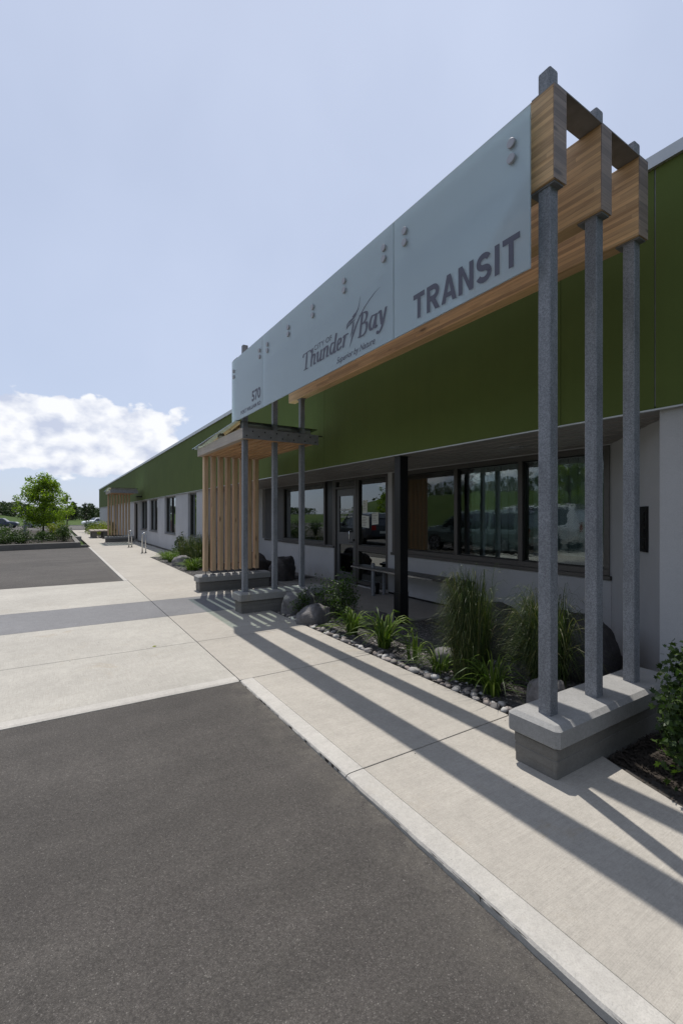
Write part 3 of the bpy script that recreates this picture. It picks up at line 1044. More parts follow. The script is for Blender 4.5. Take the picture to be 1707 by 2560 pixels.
    mb.build('interior_floor', 'interior_floor', building)
    mb = MB()
    mb.box(10.0, 10.2, -2, 54.6, -0.1, 2.9)
    mb.box(5.66, 9.99, 13.6, 13.8, -0.02, 2.6).box(5.66, 9.99, 6.82, 6.92, -0.02, 2.6).box(5.66, 9.99, -2, -1.8, -0.02, 2.6)
    mb.build('interior_wall', 'interior', building)
    MB().box(4.36, 9.99, 1.7, 54.6, 2.62, 2.7).build('ceiling', 'interior', building)
    MB().box(RX + 0.5, RX + 0.56, 7.1, 7.3, 0, 2.5).box(RX + 0.5, RX + 0.56, 6.29, 6.8, 0, 2.5).build('interior_panel', 'interior_wood', building)
    # blinds inside two of the big lights
    for (a, b) in ((2.87, 3.9), (4.04, 5.10)):
        y = a
        while y < b:
            MB().add([(RX + 0.16, y, 0.98), (RX + 0.18, min(b, y + 0.135), 0.98), (RX + 0.18, min(b, y + 0.135), 2.26), (RX + 0.16, y, 2.26)], [(0, 1, 2, 3)]).build('blind_slat', 'blind', building)
            y += 0.127
    # column under the soffit edge
    MB().prism(rrect(4.050, 4.20, 4.875, 5.005, 0.012, 2), 0.0, ZF0 - 0.013).build('column', 'black', building)
    MB().prism(rrect(4.043, 4.207, 4.873, 5.012, 0.014, 2), -0.02, 0.42).build('column_shoe', 'black', building)
    # intake panel in the jamb wall, wall lamp, splash flashing
    MB().box(WX - 0.012, WX - 0.001, 17.4, 54.9, 0.0, 0.07).build('base_flashing', 'black', building)
    MB().box(RX - 0.012, RX - 0.001, 2.77, 6.9, 0.0, 0.03).build('base_flashing', 'black', building)


build_building()


def vent_panel():
    # dark panel in the reveal next to the near posts
    d = Vector((1.1, 0.99, 0)).normalized()
    n = Vector((-0.99, 1.1, 0)).normalized()
    a = Vector((4.618, 2.004, 0)) + n * 0.002

    def slab(u0, u1, z0, z1, t0, t1):
        q = [a + d * u0 + n * t0, a + d * u1 + n * t0, a + d * u1 + n * t1, a + d * u0 + n * t1]
        return MB().prism([(p.x, p.y) for p in q], z0, z1)
    v = slab(0, 0.45, 1.16, 1.585, 0, 0.022).build('vent_panel', 'black', building)
    for k in range(7):
        slab(0.03, 0.42, 1.19 + k * 0.052, 1.22 + k * 0.052, 0.0225, 0.03).build('louvre', 'black', v)


vent_panel()


def notices():
    # lettering and notices on the glass
    x = RX + 0.036
    for (y0, z0, w, h, tilt) in ((7.66, 1.55, 0.17, 0.27, 0), (7.60, 1.24, 0.26, 0.25, 0.02), (7.28, 1.33, 0.22, 0.24, -0.02)):
        n = MB().add([(x, y0, z0), (x, y0 + w, z0 + tilt), (x, y0 + w, z0 + h + tilt), (x, y0, z0 + h)], [(0, 3, 2, 1)])
        o = n.build('paper_notice', 'paper', building)
        t = MB()
        for k in range(6):
            zz = z0 + h - 0.035 - k * 0.034
            if zz < z0 + 0.02:
                break
            ww = w * random.uniform(0.45, 0.8)
            t.add([(x - 0.001, y0 + w - 0.02 - ww, zz), (x - 0.001, y0 + w - 0.02, zz), (x - 0.001, y0 + w - 0.02, zz + 0.008), (x - 0.001, y0 + w - 0.02 - ww, zz + 0.008)], [(0, 3, 2, 1)])
        t.build('printed_text', 'print', o)


notices()


# ------------------------------------------------------------------ text
def text_mesh(body, bold=0.0, shear=0.0, space=1.0):
    cu = bpy.data.curves.new('txt', 'FONT')
    cu.body = body
    cu.size = 1.0
    cu.offset = bold
    cu.shear = shear
    cu.space_character = space
    cu.resolution_u = 4
    ob = bpy.data.objects.new('txt', cu)
    COL.objects.link(ob)
    dg = bpy.context.evaluated_depsgraph_get()
    me = bpy.data.meshes.new_from_object(ob.evaluated_get(dg))
    vs = [v.co.copy() for v in me.vertices]
    fs = [tuple(p.vertices) for p in me.polygons]
    bpy.data.objects.remove(ob)
    bpy.data.curves.remove(cu)
    bpy.data.meshes.remove(me)
    return vs, fs


def lettering(body, x, yl, yr, z0, z1, parent, mat='ink', bold=0.0, shear=0.0, space=1.0, name='lettering'):
    """fits the text between Y=yl (left) and Y=yr (right) on a plane facing -X"""
    vs, fs = text_mesh(body, bold, shear, space)
    a, b = min(v.x for v in vs), max(v.x for v in vs)
    c, d = min(v.y for v in vs), max(v.y for v in vs)
    pts = [(x, yl + (yr - yl) * (v.x - a) / (b - a), z0 + (z1 - z0) * (v.y - c) / (d - c)) for v in vs]
    return MB().add(pts, fs).build(name, mat, parent)


# pen-drawn italic capitals and small letters: strokes of (x, y, nib scale)
PEN = {
    'T': (0.86, [[(0.10, .84), (0.16, .97), (0.5, .99), (0.92, 1.0), (0.98, .86)], [(0.52, .98), (0.46, .5), (0.38, .06)], [(0.22, .02), (0.58, .03)]]),
    'h': (0.66, [[(0.30, 1.0), (0.20, .5), (0.12, .03)], [(0.2, .40), (0.38, .62), (0.54, .58), (0.50, .3), (0.46, .05), (0.60, .06)]]),
    'u': (0.66, [[(0.12, .55), (0.22, .60), (0.16, .2), (0.24, .04), (0.44, .2)], [(0.58, .62), (0.50, .3), (0.46, .04), (0.60, .06)]]),
    'n': (0.68, [[(0.12, .55), (0.22, .60), (0.16, .3), (0.10, .03)], [(0.18, .36), (0.38, .62), (0.54, .58), (0.50, .3), (0.46, .05), (0.60, .06)]]),
    'd': (0.66, [[(0.48, .56), (0.26, .60), (0.10, .3), (0.18, .05), (0.34, .08), (0.50, .34)], [(0.68, 1.0), (0.56, .5), (0.50, .04), (0.62, .06)]]),
    'e': (0.54, [[(0.14, .30), (0.40, .40), (0.44, .56), (0.28, .60), (0.12, .36), (0.14, .08), (0.28, .03), (0.46, .14)]]),
    'r': (0.50, [[(0.12, .55), (0.22, .60), (0.16, .3), (0.10, .03)], [(0.18, .36), (0.34, .60), (0.50, .58)]]),
    'B': (0.80, [[(0.34, .97), (0.24, .5), (0.14, .03)], [(0.16, .98), (0.52, 1.0), (0.70, .86), (0.60, .62), (0.34, .53)], [(0.40, .53), (0.66, .48), (0.66, .20), (0.46, .02), (0.06, .02)]]),
    'a': (0.64, [[(0.52, .58), (0.28, .60), (0.10, .3), (0.18, .05), (0.34, .08), (0.50, .40)], [(0.58, .60), (0.50, .25), (0.50, .04), (0.62, .08)]]),
    'y': (0.62, [[(0.12, .56), (0.24, .60), (0.28, .3), (0.32, .04)], [(0.62, .62), (0.46, .2), (0.28, -.16), (0.06, -.28), (0.02, -.18)]]),
}


def pen_word(word, x, yl, yr, z0, cap, parent):
    nib = [(-0.085, -0.016), (0.055, -0.03), (0.085, 0.016), (-0.055, 0.03)]
    polys = []
    cur = 0
    for ch in word:
        adv, strokes = PEN[ch]
        for s in strokes:
            # smooth the stroke (Catmull-Rom)
            pts = []
            for i in range(len(s) - 1):
                p0, p1, p2, p3 = s[max(i - 1, 0)], s[i], s[i + 1], s[min(i + 2, len(s) - 1)]
                for k in range(4):
                    t = k / 4
                    pts.append(tuple(0.5 * ((2 * p1[d]) + (-p0[d] + p2[d]) * t + (2 * p0[d] - 5 * p1[d] + 4 * p2[d] - p3[d]) * t * t + (-p0[d] + 3 * p1[d] - 3 * p2[d] + p3[d]) * t ** 3) for d in (0, 1)))
            pts.append(s[-1])
            for a, b in zip(pts, pts[1:]):
                cl = [(a[0] + n[0] + cur, a[1] + n[1]) for n in nib] + [(b[0] + n[0] + cur, b[1] + n[1]) for n in nib]
                cl = sorted(set(cl))
                def half(ps):
                    h = []
                    for p in ps:
                        while len(h) > 1 and (h[-1][0] - h[-2][0]) * (p[1] - h[-2][1]) - (h[-1][1] - h[-2][1]) * (p[0] - h[-2][0]) <= 0:
                            h.pop()
                        h.append(p)
                    return h
                lo, up = half(cl), half(cl[::-1])
                polys.append(lo[:-1] + up[:-1])
        cur += adv
    xs = [p[0] for q in polys for p in q]
    a, b = min(xs), max(xs)
    mb = MB()
    for i, q in enumerate(polys):
        xx = x - 0.00003 * (i % 40)
        mb.add([(xx, yl + (yr - yl) * (p[0] - a) / (b - a), z0 + cap * p[1]) for p in q], [tuple(range(len(q)))])
    return mb.build('lettering', 'ink', parent)


def brush(mb, pts, ws, x):
    """tapered stroke through (Y,Z) points"""
    L_, R_ = [], []
    for i, (y, z) in enumerate(pts):
        a = pts[max(i - 1, 0)]
        b = pts[min(i + 1, len(pts) - 1)]
        d = Vector((b[0] - a[0], b[1] - a[1])).normalized()
        n = Vector((-d.y, d.x)) * ws[i] * 0.5
        L_.append((x, y + n.x, z + n.y))
        R_.append((x, y - n.x, z - n.y))
    k = len(pts)
    mb.add(L_ + R_, [(i, i + 1, k + i + 1, k + i) for i in range(k - 1)])


def block_word(word, x, yl, yr, z0, z1, parent):
    """plain bold sans capitals with even strokes (unit height 1, stroke 0.2)"""
    w = 0.2
    h = w / 2

    def arc(cx, cy, rx, ry, a0, a1, n=12):
        return [(cx + rx * math.cos(R(a0 + (a1 - a0) * i / n)), cy + ry * math.sin(R(a0 + (a1 - a0) * i / n))) for i in range(n + 1)]
    G = {
        'T': (0.70, [[(0, 1 - h), (0.70, 1 - h)], [(0.35, 1 - w + .001), (0.35, 0)]]),
        'I': (0.20, [[(0.10, 1), (0.10, 0)]]),
        'N': (0.74, [[(0.10, 0), (0.10, 1)], [(0.64, 0), (0.64, 1)]]),
        'R': (0.72, [[(0.10, 0), (0.10, 1)], [(0.2, 1 - h), (0.38, 1 - h)] + arc(0.38, 0.69, 0.235, 0.21, 90, -90)[1:] + [(0.2, 0.48)]]),
        'A': (0.80, []),
        'S': (0.70, [arc(0.35, 0.70, 0.245, 0.20, 25, 90, 6) + arc(0.35, 0.70, 0.235, 0.20, 90, 250, 14)[1:] + arc(0.35, 0.30, 0.245, 0.205, 70, -90, 14)[0:] + arc(0.35, 0.30, 0.26, 0.20, -90, -160, 7)[1:]]),
    }
    polys, cur = [], 0
    for ch in word:
        adv, strokes = G[ch]
        for st in strokes:
            L_, R_ = [], []
            for i, p in enumerate(st):
                a, b = Vector(st[max(i - 1, 0)]), Vector(st[min(i + 1, len(st) - 1)])
                d = (b - a).normalized()
                n = Vector((-d.y, d.x)) * h
                L_.append((p[0] + n.x + cur, p[1] + n.y))
                R_.append((p[0] - n.x + cur, p[1] - n.y))
            polys += [[L_[i], R_[i], R_[i + 1], L_[i + 1]] for i in range(len(st) - 1)]
        if ch == 'N':
            polys.append([(cur + .199, 1), (cur + .199, 0.68), (cur + .541, 0), (cur + .541, 0.32)])
        if ch == 'R':
            polys.append([(cur + .28, 0.385), (cur + .50, 0.42), (cur + .74, 0), (cur + .50, 0)])
        if ch == 'A':
            polys.append([(cur + .30, 1), (cur + .50, 1), (cur + .215, 0), (cur, 0)])
            polys.append([(cur + .50, 1), (cur + .40, 0.80), (cur + .585, 0), (cur + .80, 0)])
            polys.append([(cur + .22, 0.36), (cur + .60, 0.36), (cur + .62, 0.19), (cur + .2, 0.19)])
        cur += adv + (0.13 if ch not in 'A' else 0.10)
    xs = [p[0] for q in polys for p in q]
    a, b = min(xs), max(xs)
    mb = MB()
    for i, q in enumerate(polys):
        mb.add([(x - 0.00003 * (i % 50), yl + (yr - yl) * (p[0] - a) / (b - a), z0 + (z1 - z0) * p[1]) for p in q], [tuple(range(len(q)))])
    return mb.build('lettering', 'ink', parent)


# ------------------------------------------------------------------ sign structure
PX = (2.502, 3.006, 3.499)
POSTS_Y = (1.632, 6.775)
sign = thing('sign_structure', 'tall entrance sign of frosted glass panels on three timber beams and six galvanised posts', 'sign', (2.5, 1.63, 0))


def build_sign():
    hw = 0.040
    for y in POSTS_Y:
        for x in PX:
            p = MB().prism(rrect(x - hw, x + hw, y - hw, y + hw, 0.007, 3), 0.285, 4.15).build('post', 'galv', sign)
            MB().prism(rrect(x - hw + .001, x + hw - .001, y - hw + .001, y + hw - .001, 0.009, 3), 4.15, 4.156).build('post_cap', 'galv', p)
            MB().prism(rrect(x - hw - .006, x + hw + .006, y - hw - .006, y + hw + .006, 0.012, 3), 0.283, 0.305).build('post_collar', 'joint', p)
    for x in (2.499, 3.009, 3.50):
        # beams, hollowed only where the posts pass (the posts run through them)
        b = MB().box(x - 0.061, x + 0.061, 1.556, 7.15, 3.462, 4.010).build('beam', 'wood_beam', sign, bevel=0.003, segs=1)
        for (a, c) in ((1.550, 1.556), (7.15, 7.156)):
            MB().box(x - 0.0605, x + 0.0605, a, c, 3.4625, 4.0095).build('beam_end', 'wood_end', b)
        MB().box(x - 0.045, x + 0.045, 1.56, 1.72, 3.449, 3.4618).build('beam_shoe', 'zinc', b)
        MB().box(x - 0.045, x + 0.045, 6.70, 6.86, 3.449, 3.4618).build('beam_shoe', 'zinc', b)
    for (a, c) in ((1.55, 1.70), (6.95, 7.15)):
        MB().box(2.44, 3.56, a, c, 4.0105, 4.018).build('top_plate', 'zinc', sign)
    # glass
    gx0, gx1 = 2.379, 2.391
    panels = []
    for (a, c) in ((1.668, 2.945), (2.951, 5.762), (5.768, 7.022)):
        g = MB().box(gx0, gx1, a, c, 2.972, 3.948).build('glass_panel', 'frosted', sign, bevel=0.0015, segs=1)
        panels.append(g)
    for (y, z) in ((1.793, 3.795), (1.793, 3.700), (2.801, 3.793), (2.801, 3.700), (3.075, 3.793), (3.075, 3.700), (3.703, 3.785), (3.703, 3.695), (4.338, 3.778), (4.338, 3.69), (4.95, 3.775), (4.95, 3.69), (5.587, 3.775), (5.587, 3.69), (5.86, 3.777), (5.86, 3.69), (6.92, 3.775), (6.92, 3.685)):
        g = panels[0] if y < 2.94 else panels[1] if y < 5.76 else panels[2]
        c = lambda x, r_: [(x, y + r_ * math.cos(2 * math.pi * k / 20), z + r_ * math.sin(2 * math.pi * k / 20)) for k in range(20)]
        MB().loft([c(2.362, 0.026), c(2.364, 0.029), c(2.3785, 0.029)]).build('glass_button', 'button', g)
        MB().loft([c(2.3915, 0.012), c(2.4375, 0.012)]).build('standoff_pin', 'stainless_dull', g)
    xl = gx0 - 0.0012
    block_word('TRANSIT', xl, 2.70, 1.735, 3.033, 3.228, panels[0])
    lettering('570', xl, 6.155, 5.825, 3.125, 3.280, panels[2], bold=0.035, space=1.0)
    lettering('FORT WILLIAM RD', xl, 6.61, 5.825, 3.030, 3.085, panels[2], bold=0.035, space=1.05)
    lettering('CITY OF', xl, 4.31, 3.94, 3.292, 3.346, panels[1], bold=0.012, space=1.06)
    lettering('Superior by Nature', xl, 3.846, 3.204, 3.0, 3.078, panels[1], bold=0.014, shear=0.32)
    pen_word('Thunder', xl, 4.583, 3.625, 3.142, 0.185, panels[1])
    pen_word('Bay', xl, 3.475, 3.03, 3.15, 0.205, panels[1])
    mb = MB()
    brush(mb, [(3.131, 3.486), (3.21, 3.467), (3.293, 3.435), (3.37, 3.395), (3.43, 3.35), (3.485, 3.30), (3.53, 3.245), (3.575, 3.18), (3.616, 3.105)], [0.002, 0.006, 0.010, 0.014, 0.018, 0.024, 0.030, 0.022, 0.003], xl)
    brush(mb, [(3.429, 3.527), (3.445, 3.475), (3.468, 3.425), (3.500, 3.398), (3.535, 3.388), (3.565, 3.382)], [0.002, 0.007, 0.015, 0.022, 0.024, 0.010], xl - 0.0002)
    brush(mb, [(3.495, 3.385), (3.535, 3.368), (3.58, 3.360), (3.62, 3.356), (3.650, 3.340), (3.668, 3.297)], [0.006, 0.018, 0.022, 0.020, 0.018, 0.003], xl - 0.0004)
    brush(mb, [(3.52, 3.345), (3.56, 3.338), (3.60, 3.333), (3.645, 3.318), (3.668, 3.297)], [0.004, 0.014, 0.016, 0.012, 0.003], xl - 0.0006)
    brush(mb, [(3.545, 3.328), (3.553, 3.29), (3.572, 3.24), (3.598, 3.20)], [0.020, 0.026, 0.020, 0.004], xl - 0.0008)
    mb.build('bird_emblem', 'ink', panels[1])


build_sign()


# ------------------------------------------------------------------ slat canopy
def make_canopy():
    t = thing('slat_canopy', 'near slatted timber canopy with a glass roof, joined to the sign posts', 'canopy', (2.9, 9.12, 0), 'slatted timber canopies along the front')
    z0, z1 = 2.685, 2.845
    for i in range(8):
        x = 2.504 + 0.152 * i
        MB().box(x, x + 0.084, 9.045, 9.185, 0.385, z0 - 0.001).build('slat', 'wood_slat', t, bevel=0.006)
        pin = MB().tube([(x + 0.044, 9.117, 0.312), (x + 0.044, 9.117, 0.386)], 0.010, 8).build('pin_foot', 'galv', t)
        MB().box(x + 0.002, x + 0.086, 9.07, 9.165, 0.311, 0.319).build('foot_plate', 'galv', pin)
        MB().box(x, x + 0.084, 6.625, 9.215, z0, z1 - 0.002).build('joist', 'wood_joist', t, bevel=0.003, segs=1)
    MB().box(2.412, 2.503, 6.625, 9.215, z0, z1).build('side_beam', 'wood_pale', t, bevel=0.003, segs=1)
    pl = MB().box(2.41, 3.73, 6.612, 6.624, z0 - 0.002, z1 + 0.002).build('front_plate', 'zinc', t)
    for k in range(13):
        for z in (z0 + 0.04, z1 - 0.045):
            x = 2.47 + k * 0.1
            if (k + (z > 2.75)) % 2:
                continue
            MB().tube([(x, 6.612, z), (x, 6.604, z)], 0.011, 8).build('bolt', 'black', pl)
    MB().box(2.45, 3.70, 6.83, 6.84, z1, 2.945).build('upper_plate', 'zinc', t)
    for (x, y) in ((2.455, 7.95), (3.0, 7.95), (3.6, 7.95), (2.455, 9.1), (3.6, 9.1)):
        zt = 2.947 - (y - 6.8) * 0.045
        MB().box(x, x + 0.08, y - 0.06, y + 0.06, z1 - 0.001, zt - 0.006).build('glass_support', 'wood_end', t)
    g = MB()
    g.add([(2.33, 6.70, 2.952), (3.76, 6.70, 2.952), (3.76, 9.32, 2.835), (2.33, 9.32, 2.835), (2.33, 6.70, 2.962), (3.76, 6.70, 2.962), (3.76, 9.32, 2.845), (2.33, 9.32, 2.845)],
          [(0, 3, 2, 1), (4, 5, 6, 7), (0, 1, 5, 4), (1, 2, 6, 5), (2, 3, 7, 6), (3, 0, 4, 7)])
    g.build('roof_glass', 'roof_glass', t)
    return t


canopy = make_canopy()
far_canopy = copy_tree(canopy)
far_canopy.location = (2.9, 9.12 + 19.55, 0)
tag(far_canopy, 'far slatted timber canopy over its own doorway, beyond the steel hoops')
MB().tube([(2.975, 6.815, 3.05), (3.02, 6.80, 2.93), (3.06, 6.75, 2.875), (3.2, 6.70, 2.862), (3.55, 6.70, 2.86), (3.69, 6.75, 2.865), (3.99, 6.95, 2.90)], 0.011, 6).build('power_cable', 'rubber', smooth=True)
tag(bpy.data.objects['power_cable'], 'black cable lying on the canopy plate between post and green band', 'cable')


# ------------------------------------------------------------------ plinths
def make_plinth():
    t = thing('concrete_plinth', 'nearest concrete plinth carrying the three front posts', 'plinth', (3.12, 1.64, 0), 'low concrete plinths under posts and slats')
    x0, x1, yc, hb = 2.39, 3.86, 1.645, 0.137
    MB().prism(rrect(x0, x1, yc - hb, yc + hb, 0.015, 3), -0.06, 0.188).build('base', 'plinth', t, bevel=0.004, segs=1)
    for (z, w_) in ((0.052, 0.003), (0.120, 0.0045)):
        MB().prism(rrect(x0 - w_, x1 + w_, yc - hb - w_, yc + hb + w_, 0.016, 3), z, z + 0.052).build('board_mark', 'plinth', t, bevel=0.002, segs=1)
    o = 0.034
    hb2 = hb + 0.034
    def ring(ins, z, ch=0.022):
        a, b, d, e = x0 - o + ins, x1 + o - ins, yc - hb2 + ins, yc + hb2 - ins
        k = ch * (1 if ins < 0.02 else 0.55)
        return [(a + k, d, z), (b - k, d, z), (b, d + k, z), (b, e - k, z), (b - k, e, z), (a + k, e, z), (a, e - k, z), (a, d + k, z)]
    MB().loft([ring(0.004, 0.189), ring(0, 0.194), ring(0, 0.288), ring(0.028, 0.312)]).build('cap', 'cap', t)
    return t


pl = make_plinth()
for y, lab in ((6.775, 'middle concrete plinth carrying the three rear sign posts beside the boulders'), (9.12, 'concrete plinth under the slats of the near canopy'), (28.67, 'distant concrete plinth under the slats of the far canopy')):
    c = copy_tree(pl)
    c.location = (3.12, y - 0.01, 0)
    tag(c, lab)


# ------------------------------------------------------------------ street furniture
def hoop(y, lab):
    t = thing('bike_hoop', lab, 'bike rack', (3.0, y, 0), 'steel bicycle hoops on the sidewalk')
    pts = [(2.94, y + 0.02, 0.0), (2.94, y + 0.02, 0.70)]
    for k in range(1, 8):
        a = math.pi * k / 8
        pts.append((3.0 - 0.06 * math.cos(a), y, 0.72 + 0.075 * math.sin(a)))
    pts += [(3.06, y - 0.02, 0.70), (3.06, y - 0.02, 0.0)]
    MB().tube(pts, 0.024, 12).build('tube', 'stainless', t, smooth=True)
    for x in (2.94, 3.06):
        c = lambda z, r_: [(x + r_ * math.cos(2 * math.pi * k / 16), y + r_ * math.sin(2 * math.pi * k / 16), z) for k in range(16)]
        MB().loft([c(0.001, 0.055), c(0.012, 0.055), c(0.02, 0.03)]).build('foot_flange', 'black', t)


hoop(19.5, 'nearer steel bicycle hoop, next to the garden bed')
hoop(23.4, 'farther steel bicycle hoop, towards the far canopy')


def bench_near():
    t = thing('wall_bench', 'dark plank bench with a steel edge in front of the recessed windows', 'bench', (5.1, 5.7, 0))
    MB().box(4.98, 5.30, 4.62, 7.5, 0.475, 0.515).build('seat', 'frame', t, bevel=0.004, segs=1)
    MB().box(4.965, 4.979, 5.2, 7.5, 0.478, 0.50).build('edge_strip', 'stainless', t)
    for y in (4.72, 6.82):
        MB().tube([(5.02, y, 0), (5.02, y, 0.60), (5.02, y, 0.615)], [0.035, 0.035, 0.02], 12).build('leg', 'galv', t, smooth=False)
        MB().tube([(5.27, y, 0), (5.27, y, 0.474)], 0.03, 10).build('leg', 'galv', t)


bench_near()


def bench_far():
    t = thing('timber_bench', 'timber bench with concrete legs beside the far canopy and yellow shrubs', 'bench', (2.6, 34.4, 0))
    for k in range(4):
        MB().box(1.98 + k * 0.28, 2.22 + k * 0.28, 33.9, 36.2, 0.43, 0.52).build('seat_plank', 'wood_pale', t, bevel=0.01, segs=1)
    for y in (34.0, 35.7):
        MB().box(2.06, 2.34, y, y + 0.24, -0.05, 0.43).build('leg', 'plinth', t, bevel=0.01, segs=1)
        MB().box(2.72, 3.0, y, y + 0.24, -0.05, 0.43).build('leg', 'plinth', t, bevel=0.01, segs=1)


bench_far()


def pail():
    t = thing('paint_pail', 'small dark pail with a white label standing on the entrance pad', 'pail', (5.2, 7.0, 0))
    c = lambda z, r_: [(5.2 + r_ * math.cos(2 * math.pi * k / 20), 7.0 + r_ * math.sin(2 * math.pi * k / 20), z) for k in range(20)]
    MB().loft([c(0.0, 0.078), c(0.20, 0.09), c(0.205, 0.096), c(0.215, 0.096), c(0.215, 0.085), c(0.19, 0.08)]).build('bucket', 'black', t, smooth=False)
    r_ = 0.0885
    pts = []
    n = 8
    for z in (0.04, 0.16):
        for k in range(n + 1):
            a = R(175) + R(60) * k / n
            pts.append((5.2 + (0.081 + 0.055 * z) * math.cos(a), 7.0 + (0.081 + 0.055 * z) * math.sin(a), z))
    MB().add(pts, [(k, k + 1, n + 1 + k + 1, n + 1 + k) for k in range(n)]).build('label_band', 'decal', t)


pail()

DOOR = [o for o in bpy.data.objects if o.name == 'door'][0]
dxx = RX + 0.034
lettering('CUSTOMER SERVICE', dxx, 8.72, 8.18, 1.605, 1.655, DOOR, 'decal', 0.02)
lettering('MONDAY - FRIDAY', dxx, 8.68, 8.22, 1.53, 1.575, DOOR, 'decal', 0.02)
lettering('8:30 AM - 4:30 PM', dxx, 8.68, 8.22, 1.455, 1.50, DOOR, 'decal', 0.02)


# wall lamp over the far door
lamp = MB().box(WX - 0.35, WX - 0.001, 26.6, 26.72, 2.50, 2.56).build('wall_light', 'black', building)

# ------------------------------------------------------------------ stones
def rock_mesh(seed, sx, sy, sz, sub=3, rough=0.25, lvl=0.4):
    bm = bmesh.new()
    bmesh.ops.create_icosphere(bm, subdivisions=sub, radius=1)
    o = Vector((seed * 3.7, seed * 1.3, seed * 7.1))
    for v in bm.verts:
        p = v.co.copy()
        # squared-off shoulders
        q = Vector([math.copysign(abs(c) ** 0.8, c) for c in p])
        d = 1 + rough * noise.noise(p * 1.1 + o) + rough * 0.45 * noise.noise(p * 2.7 + o) + rough * 0.12 * noise.noise(p * 7 + o)
        q = q * d
        if q.z < -lvl:
            q.z = -lvl + (q.z + lvl) * 0.2
        v.co = Vector((q.x * sx, q.y * sy, (q.z + lvl) * sz))
    me = bpy.data.meshes.new('boulder')
    bm.to_mesh(me)
    bm.free()
    me.polygons.foreach_set('use_smooth', [True] * len(me.polygons))
    return me


def boulder(x, y, s, rz, seed, lab, mat='rock', rough=0.28):
    me = rock_mesh(seed, s[0], s[1], s[2], 4, rough)
    me.materials.append(M[mat])
    o = bpy.data.objects.new('boulder', me)
    COL.objects.link(o)
    o.location = (x, y, -0.04)
    o.rotation_euler = (0, 0, rz)
    tag(o, lab, 'boulder', 'boulders in the planting beds')
    return o


boulder(3.22, 6.30, (0.27, 0.24, 0.27), 0.4, 1, 'pale pointed boulder leaning by the middle plinth, lit in stripes by the sun')
boulder(3.13, 5.66, (0.27, 0.18, 0.19), 0.5, 2, 'low rounded grey boulder at the sidewalk edge behind the first daylily')
boulder(3.72, 4.98, (0.22, 0.18, 0.14), 0.1, 3, 'small dark boulder between the daylilies and the black column', 'rock_dark')
boulder(3.38, 3.30, (0.17, 0.14, 0.15), 1.0, 4, 'bluish boulder behind the small daylilies left of the tall grass', 'rock')
boulder(3.25, 2.12, (0.15, 0.14, 0.20), 0.2, 9, 'brown boulder tucked under the tall grass beside the nearest plinth')
boulder(4.32, 2.55, (0.42, 0.36, 0.42), 0.3, 5, 'large dark boulder behind the front posts against the white wall', 'rock_dark', 0.2)
boulder(4.15, 3.35, (0.35, 0.28, 0.42), 0.9, 6, 'dark boulder behind the two tall grasses', 'rock_dark', 0.2)
boulder(4.05, 10.3, (0.45, 0.35, 0.42), 0.3, 7, 'dark boulder behind the slats, left of the pair', 'rock_dark')
boulder(4.55, 9.75, (0.36, 0.30, 0.40), 0.9, 8, 'dark boulder behind the slats, right of the pair', 'rock_dark')
boulder(3.20, 14.0, (0.20, 0.30, 0.26), 0.5, 11, 'angular grey boulder in the far bed beside bright daylilies')
boulder(3.02, 9.72, (0.30, 0.20, 0.16), 0.5, 12, 'flat pale boulder behind the feet of the slats')


